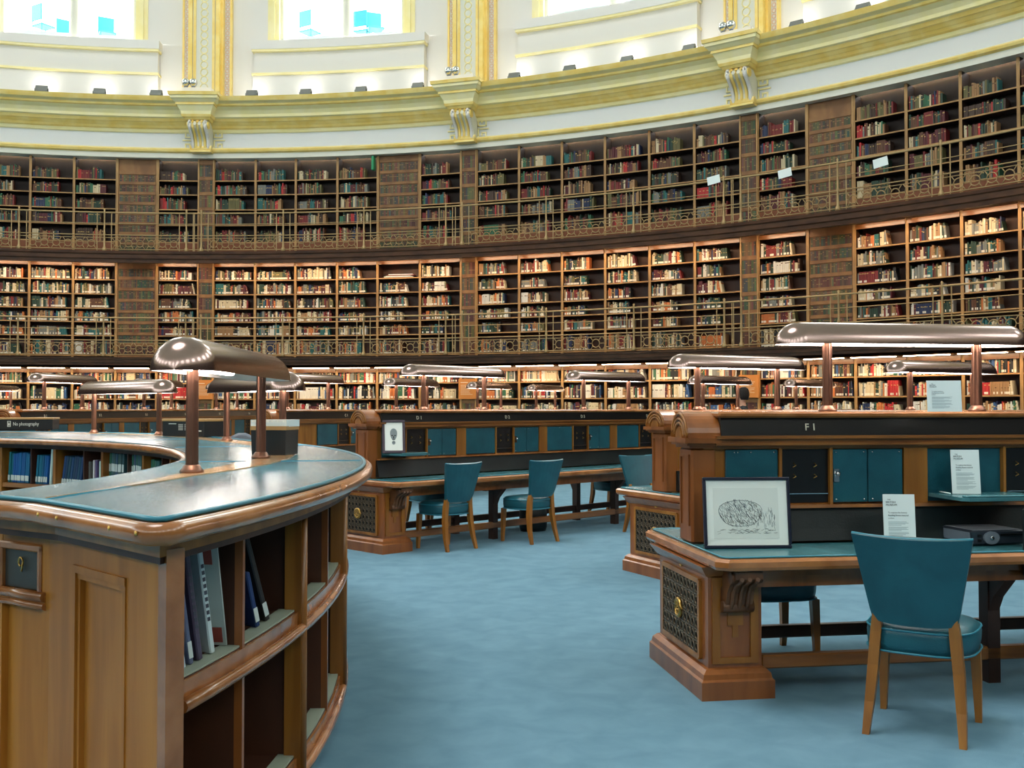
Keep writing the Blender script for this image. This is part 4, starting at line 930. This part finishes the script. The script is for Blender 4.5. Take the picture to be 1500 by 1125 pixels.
# bound volumes on the inner shelf, one object each
def vol(M, wd, h, d, col, lab, label, grp, cat='book', name='book', tilt=0, spine=True):
    mb = MB(); c = lin(col); b_ = .0015
    mb.bbox(0, wd, 0, d, 0, h, min(.004, wd / 4), 0, c)
    if lab == 'low': mb.box(.001, wd - .001, -.0012, 0, .02, .07, 0, lin((214, 222, 216)))
    if lab == 'mid': mb.box(.002, wd - .002, -.0012, 0, h * .52, h * .72, 0, lin((214, 222, 216)))
    if lab == 'text':
        for k in range(9): mb.box(wd * .25, wd * .75, -.0012, 0, h * (.3 + .06 * k), h * (.335 + .06 * k), 0, lin((70, 70, 80)))
    o = mb.build(name, BOOKM); o.matrix_world = M @ Matrix.Rotation(math.radians(tilt), 4, 'Y'); return tag(o, label, cat, grp)
TL = (10, 84, 110); sets = [
 ('bright blue', (16, 100, 140), 14, 44, 10, .285, 'low', 4, 'blue volumes in the first inner counter bay'), ('bright blue', (14, 96, 138), 54, 70, 6, .27, 'low', 6, 'blue volumes in the second inner counter bay'),
 ('navy and teal', (26, 62, 96), 92, 119, 8, .28, 'low', 12, 'navy and teal volumes in the third inner counter bay'), ('green', (50, 92, 92), 158, 182, 8, .33, 'mid', 3, 'green binders in the fifth inner counter bay'), ('green', (54, 98, 96), 188, 208, 7, .33, 'mid', 3, 'green binders in the sixth inner counter bay'), ('green', (58, 104, 98), 216, 233, 6, .3, 'mid', 3, 'green binders in the seventh inner counter bay')]
for nm, col, x0, x1, n, h, lb, tl, grp in sets:
    a0, a1 = az_on(x0, RN + .05), az_on(x1, RN + .05); tot = abs(a1 - a0) * PI / 180 * RN
    for i in range(n):
        a = a0 + (a1 - a0) * i / n; r = random.Random(i + n * 7 + x0); cc = tuple(max(0, min(255, int(v * r.uniform(.85, 1.15)))) for v in col)
        M_ = F(a, RN + .04 + r.uniform(0, .01), .742)
        vol(M_, tot / n * .93, h * r.uniform(.97, 1.02), .24, cc, lb, '%s from left of the %s' % (ordn(i), grp), grp, tilt=tl)
for px, wpx, h, col, nm in ((73, .035, .34, (196, 220, 214), 'tall white volume at the end of the second inner bay'), (128, .06, .235, (110, 108, 100), 'grey volume first in the fourth inner bay'), (137, .022, .25, (226, 218, 220), 'white volume after the grey one, fourth inner bay'), (140.5, .03, .25, (92, 74, 120), 'purple volume in the fourth inner bay'), (146, .04, .245, (196, 220, 206), 'pale green volume at the end of the fourth inner bay')):
    vol(F(az_on(px, RN + .05), RN + .05, .742), wpx, h, .22, col, None, nm, None, tilt=5 if px < 100 else 0)
# magazines in the near pigeonholes
def mag(a, rr, z, wd, h, d, col, lab, tilt, label, turn=0):
    return vol(F(a, RB - .05, z) @ Matrix.Rotation(PI + math.radians(turn), 4, 'Z') @ Matrix.Translation((0, rr, 0)), wd, h, d, col, lab, label, None, 'magazine', 'magazine', tilt)
a_ = dd[0]
MG = [(254, .012, .24, (60, 70, 110), 'low', 'dark blue magazine against the corner post in the near pigeonhole'), (262, .012, .30, (70, 140, 186), 'low', 'thin bright blue magazine, second in the near pigeonhole'), (271, .012, .34, (198, 214, 222), None, 'white spined magazine, third in the near pigeonhole'),
      (281, .016, .34, (96, 104, 132), 'low', 'grey blue catalogue with lettered spine, fourth in the near pigeonhole'), (293, .02, .33, (84, 72, 92), 'text', 'dark catalogue with white lettering, fifth in the near pigeonhole'), (311, .02, .345, (206, 222, 222), 'text', 'pale catalogue with grey lettered spine, sixth in the near pigeonhole')]
for px, wd, h, col, lb, label in MG:
    mag(az_on(px, RB - .05, True), .0, ZM + .006, wd, h, .18, col, lb, -9, label, -26)
# leaning magazine with printed cover facing the near end
e2 = thing('magazine', 'large magazine with printed cover leaning in the near pigeonhole', 'magazine')
e2.matrix_world = F(az_on(334, RB - .05, True), RB - .05, ZM + .008) @ Matrix.Rotation(PI - .02, 4, 'Z') @ Matrix.Rotation(math.radians(-13), 4, 'Y')
MB().box(0, .008, 0, .26, 0, .37).build('cover', mat('grey_cover', lin((176, 186, 182)), .35), e2)
mb = MB()
for k in range(16): mb.box(-.001, 0, .10, .10 + rng.uniform(.06, .08), .27 - k * .014, .275 - k * .014)
mb.build('cover_text', INKD, e2); MB().box(-.001, 0, .12, .23, .325, .345).build('cover_heading', INKD, e2)
RED = mat('brick_red_print', lin((150, 70, 60)), .4); MB().box(-.001, 0, .02, .09, .27, .36).build('red_picture', RED, e2); MB().box(-.001, 0, .01, .11, .01, .06).build('red_picture', RED, e2)
MB().loft([[(x, .065 + .02 * math.cos(t), .2 + .055 * math.sin(t)) for t in [2 * PI * i / 14 for i in range(14)]] for x in (-.0012, 0)]).build('grey_figure', INKM, e2)
# two books in the next pigeonhole
aa = az_on(392, RB - .05, True); mag(aa, 0, ZM + .006, .022, .34, .24, (44, 40, 38), 'low', -19, 'black book leaning left in the second near pigeonhole', -25); aa = az_on(378, RB - .05, True); mag(aa, 0, ZM + .006, .02, .2, .2, (36, 60, 110), 'low', -15, 'small blue book with white label in the second near pigeonhole', -25)

# ---------------------------------------------------------------- counter lamps and display boxes
def lamp2(pa, pb, label, tube0, tube1, Lx=.5, hp=.425):
    a, b = Vector((pa[0], pa[1], 0)), Vector((pb[0], pb[1], 0)); m_ = (a + b) / 2; d = b - a
    return lamp((m_.x, m_.y, ZC + .004), math.atan2(-d.x, d.y), d.length + Lx, d.length, hp, label, True, tube0, tube1, None, .275, .145)
f1, f2 = at(281, 693.5, ZC), at(382, 672, ZC)
lamp2(f1, f2, 'large bronze arched lamp on the round counter in left foreground', .06, .5)
lamp2((-3.60, 10.45), (-4.63, 11.35), 'bronze arched lamp on the far left side of the round counter', .1, .9, .45)
f3 = at(332, 646, ZC)
lamp2((f3.x, f3.y), (f3.x + .70, f3.y - 1.02), 'dull bronze arched lamp on the round counter behind the large one', .3, .95, .45, .40)
def box_thing(name, label, cat, M, w_, d_, h_, rim=True):
    e = thing(name, label, cat); e.matrix_world = M
    MB().bbox(-w_ / 2, w_ / 2, 0, d_, 0, h_ - .02, .004).build('body', DARKP, e)
    MB().bbox(-w_ / 2 - .006, w_ / 2 + .006, -.006, d_ + .006, h_ - .025, h_, .004).build('rim', mat('box_rim_oak', lin((190, 146, 92)), .35) if 'box_rim_oak' not in bpy.data.materials else bpy.data.materials['box_rim_oak'], e)
    return e
RX = Matrix.Rotation(PI / 2, 4, 'X')
b1 = at(48, 629.5, ZC); e = box_thing('display_box', 'black display box lettered No photography on the far side of the counter', 'box', Matrix.Translation((b1.x, b1.y - .3, ZC + .004)) @ Matrix.Rotation(math.radians(14), 4, 'Z'), .72, .45, .155)
text('lettering', 'No photography', .062, e, Matrix.Translation((-.10, -.004, .055)) @ RX, WHT, 'LEFT', .001, .0004, .72)
MB().box(-.165, -.125, -.003, 0, .04, .048).box(-.165, -.125, -.003, 0, .105, .112).box(-.165, -.158, -.003, 0, .04, .11).box(-.132, -.125, -.003, 0, .04, .11).box(-.155, -.136, -.003, 0, .055, .085).box(-.15, -.141, -.003, 0, .088, .095).build('camera_symbol', WHT, e)
b2 = at(268, 640, ZC); e = box_thing('display_box', 'black display box with small printed panels behind the large lamp post', 'box', Matrix.Translation((b2.x, b2.y, ZC + .004)) @ Matrix.Rotation(math.radians(-28), 4, 'Z'), .55, .34, .17)
mb = MB()
for k in range(7): mb.box(-.06, .0, -.002, 0, .115 - k * .009, .118 - k * .009).box(.02, .08, -.002, 0, .115 - k * .009, .118 - k * .009)
mb.box(-.19, -.09, -.002, 0, .118, .126).box(.16, .24, -.002, 0, .05, .06); mb.build('printed_panel', WHT, e)
b3 = at(392, 668, ZC); e = thing('leaflet_box', 'black box with oak rim and white liner holding leaflets beside the large lamp', 'box', (b3.x, b3.y + .02, ZC + .004), math.radians(-6))
mb = MB().loft([[(x, y, z) for x, y in ((-.1 - o_, 0 - o_), (.1 + o_, 0 - o_), (.11 + o_, .2), (.06, .24 + o_), (-.06, .24 + o_), (-.11 - o_, .2))] for o_, z in ((0, 0), (.004, .15))]); mb.build('body', DARKP, e)
MB().loft([[(x, y, z) for x, y in ((-.1 - o_, 0 - o_), (.1 + o_, 0 - o_), (.11 + o_, .2), (.06, .24 + o_), (-.06, .24 + o_), (-.11 - o_, .2))] for o_, z in ((.008, .145), (.008, .168))]).build('rim', bpy.data.materials['box_rim_oak'], e)
mb = MB(); Lq = [(-.108, .0), (.108, .0), (.12, .2), (.066, .255), (-.066, .255), (-.12, .2)]
for i in range(6):
    (x0, y0), (x1, y1) = Lq[i], Lq[(i + 1) % 6]; z = .19 if i == 0 else .205
    mb.loft([[(x0, y0, .165), (x1, y1, .165), (x1, y1, z), (x0, y0, z)], [(x0 * .95, y0 * .95 + .005, .165), (x1 * .95, y1 * .95 + .005, .165), (x1 * .95, y1 * .95 + .005, z), (x0 * .95, y0 * .95 + .005, z)]])
mb.build('liner', PAPER, e)
mb = MB()
for k in range(5): mb.box(-.085 + .035 * k, -.07 + .035 * k, .05, .056, .168, .20)
mb.build('leaflet', PAPER, e)
p = at(118, 607, 1.31); e = thing('sign_holder', 'clear acrylic sign holder standing on the no photography box', 'sign holder', (b1.x + .28, b1.y - .1, ZC + .16), .2)
MB().box(-.06, .06, 0, .003, 0, .13).build('acrylic_sheet', GLASS, e); MB().box(-.06, .06, -.03, .03, 0, .004).build('acrylic_foot', GLASS, e)
# grey office chair back behind the counter
for px, py, lab in ((346, 640, 'grey rounded chair back behind the counter, left of the leaflet box'), (362, 645, 'pale grey rounded chair back just left of the leaflet box')):
    X = (px - 750) / FPX * 9.6; e = thing('desk_stool', lab, 'chair', (X, 9.6 + (.25 if px < 350 else 0), 0), .3 if px < 350 else -.5)
    MB().bbox(-.2, .2, -.2, .2, .62, .7, .03).build('seat', GREY, e); MB().tube([(0, 0, .05), (0, 0, .62)], .03, 8).lathe([(.22, 0), (.22, .02), (.04, .06), (0, .06)], 16).build('base', DARKP, e)
    MB().loft([[(.2 * math.cos(t) * s, .2 + y, .95 + .26 * math.sin(t) * s) for t in [2 * PI * i / 18 for i in range(18)]] for s, y in ((.9, 0), (1, .015), (1, .04), (.9, .055))], smooth=True).build('backrest', GREY, e)
# ---------------------------------------------------------------- the visitor beyond desk D
def person(x, y, face):
    e = thing('person', 'dark-haired person in dark clothes walking beyond the middle desk', 'person', (x, y, 0), face)
    J = {'pel': (0, 0, .95, .15, .11), 'wst': (0, 0, 1.1, .14, .1), 'chs': (0, 0, 1.32, .17, .12), 'nk': (0, 0, 1.5, .06, .06), 'nk2': (0, .01, 1.56, .055, .055), 'hd': (0, .02, 1.66, .08, .095), 'top': (0, .015, 1.76, .065, .08),
         'hipL': (-.1, 0, .9, .09, .09), 'knL': (-.11, .12, .5, .06, .06), 'anL': (-.11, .1, .09, .04, .04), 'toL': (-.11, .25, .04, .035, .03), 'hipR': (.1, 0, .9, .09, .09), 'knR': (.11, -.02, .5, .06, .06), 'anR': (.11, -.22, .12, .04, .04), 'toR': (.11, -.08, .04, .035, .03),
         'shL': (-.19, 0, 1.44, .06, .06), 'elL': (-.25, -.1, 1.17, .042, .042), 'wrL': (-.24, .02, .94, .028, .028), 'haL': (-.24, .06, .86, .03, .02), 'shR': (.19, 0, 1.44, .06, .06), 'elR': (.25, .04, 1.17, .042, .042), 'wrR': (.24, .18, .98, .028, .028), 'haR': (.24, .24, .92, .03, .02)}
    for s in 'LR':
        hx, hy, hz = J['ha' + s][:3]
        for k in range(5): J['f%s%d' % (s, k)] = (hx + (.012 * (k - 1.5) if k < 4 else (.03 if s == 'L' else -.03)), hy + .03, hz - (.075 if k < 4 else .03) + .006 * abs(k - 1.5), .009, .009)
    E_ = [('pel', 'wst'), ('wst', 'chs'), ('chs', 'nk'), ('nk', 'nk2'), ('nk2', 'hd'), ('hd', 'top')]
    for s in 'LR':
        E_ += [('pel', 'hip' + s), ('hip' + s, 'kn' + s), ('kn' + s, 'an' + s), ('an' + s, 'to' + s), ('chs', 'sh' + s), ('sh' + s, 'el' + s), ('el' + s, 'wr' + s), ('wr' + s, 'ha' + s)] + [('ha' + s, 'f%s%d' % (s, k)) for k in range(5)]
    ks = list(J); me = bpy.data.meshes.new('body'); me.from_pydata([J[k][:3] for k in ks], [(ks.index(a), ks.index(b)) for a, b in E_], []); o = bpy.data.objects.new('body', me); sc.collection.objects.link(o)
    md = o.modifiers.new('s', 'SKIN'); me_l = me.skin_vertices[0].data
    for i, k in enumerate(ks): me_l[i].radius = J[k][3:]; me_l[i].use_root = (k == 'pel')
    o.modifiers.new('u', 'SUBSURF').levels = 1
    dg = bpy.context.evaluated_depsgraph_get(); m2 = bpy.data.meshes.new_from_object(o.evaluated_get(dg)); bpy.data.objects.remove(o); m2.name = 'body'
    m2.materials.clear(); m2.materials.append(SKIN); m2.materials.append(CLOTH)
    for p_ in m2.polygons:
        p_.use_smooth = True; c = p_.center; p_.material_index = 0 if (c.z > 1.5 or (abs(c.x) > .2 and c.z < .97 and c.z > .7)) else 1
    o = bpy.data.objects.new('body', m2); sc.collection.objects.link(o); o.parent = e
    MB().loft([[(.093 * math.cos(t) * s, .005 + .105 * math.sin(t) * s, z) for t in [2 * PI * i / 14 for i in range(14)]] for s, z in ((.75, 1.6), (1.0, 1.68), (.98, 1.74), (.8, 1.8), (.35, 1.83))], smooth=True).build('hair', HAIR, e).location = (0, -.02, 0)
    MB().tube([(0, .105, 1.67), (0, .125, 1.65)], [.008, .013], 6).build('nose', SKIN, e)
    MB().box(-.02, .02, .1, .106, 1.615, 1.621).build('mouth', mat('lips', lin((150, 90, 80)), .6), e)
    for s in (-1, 1): MB().lathe([(0, 0), (.008, .002), (.008, .004), (0, .006)], 8, M=Matrix.Translation((s * .03, .098, 1.69)) @ Matrix.Rotation(-PI / 2, 4, 'X')).build('eye', BLACK, e)
    return e
person(4.17, 18.5, math.radians(75))

q = P(10.72, RW - .02, 0, WX, WY); g = tag(MB().box(-.03, .03, -.16, .0, 0, .36).build('green_sign', mat('sign_green', lin((20, 140, 90)), .5)), 'small green sign fixed edge-on to a top gallery bookcase divider', 'sign'); g.location = (q.x, q.y, 7.72); g.rotation_euler = (0, 0, -math.radians(10.72))
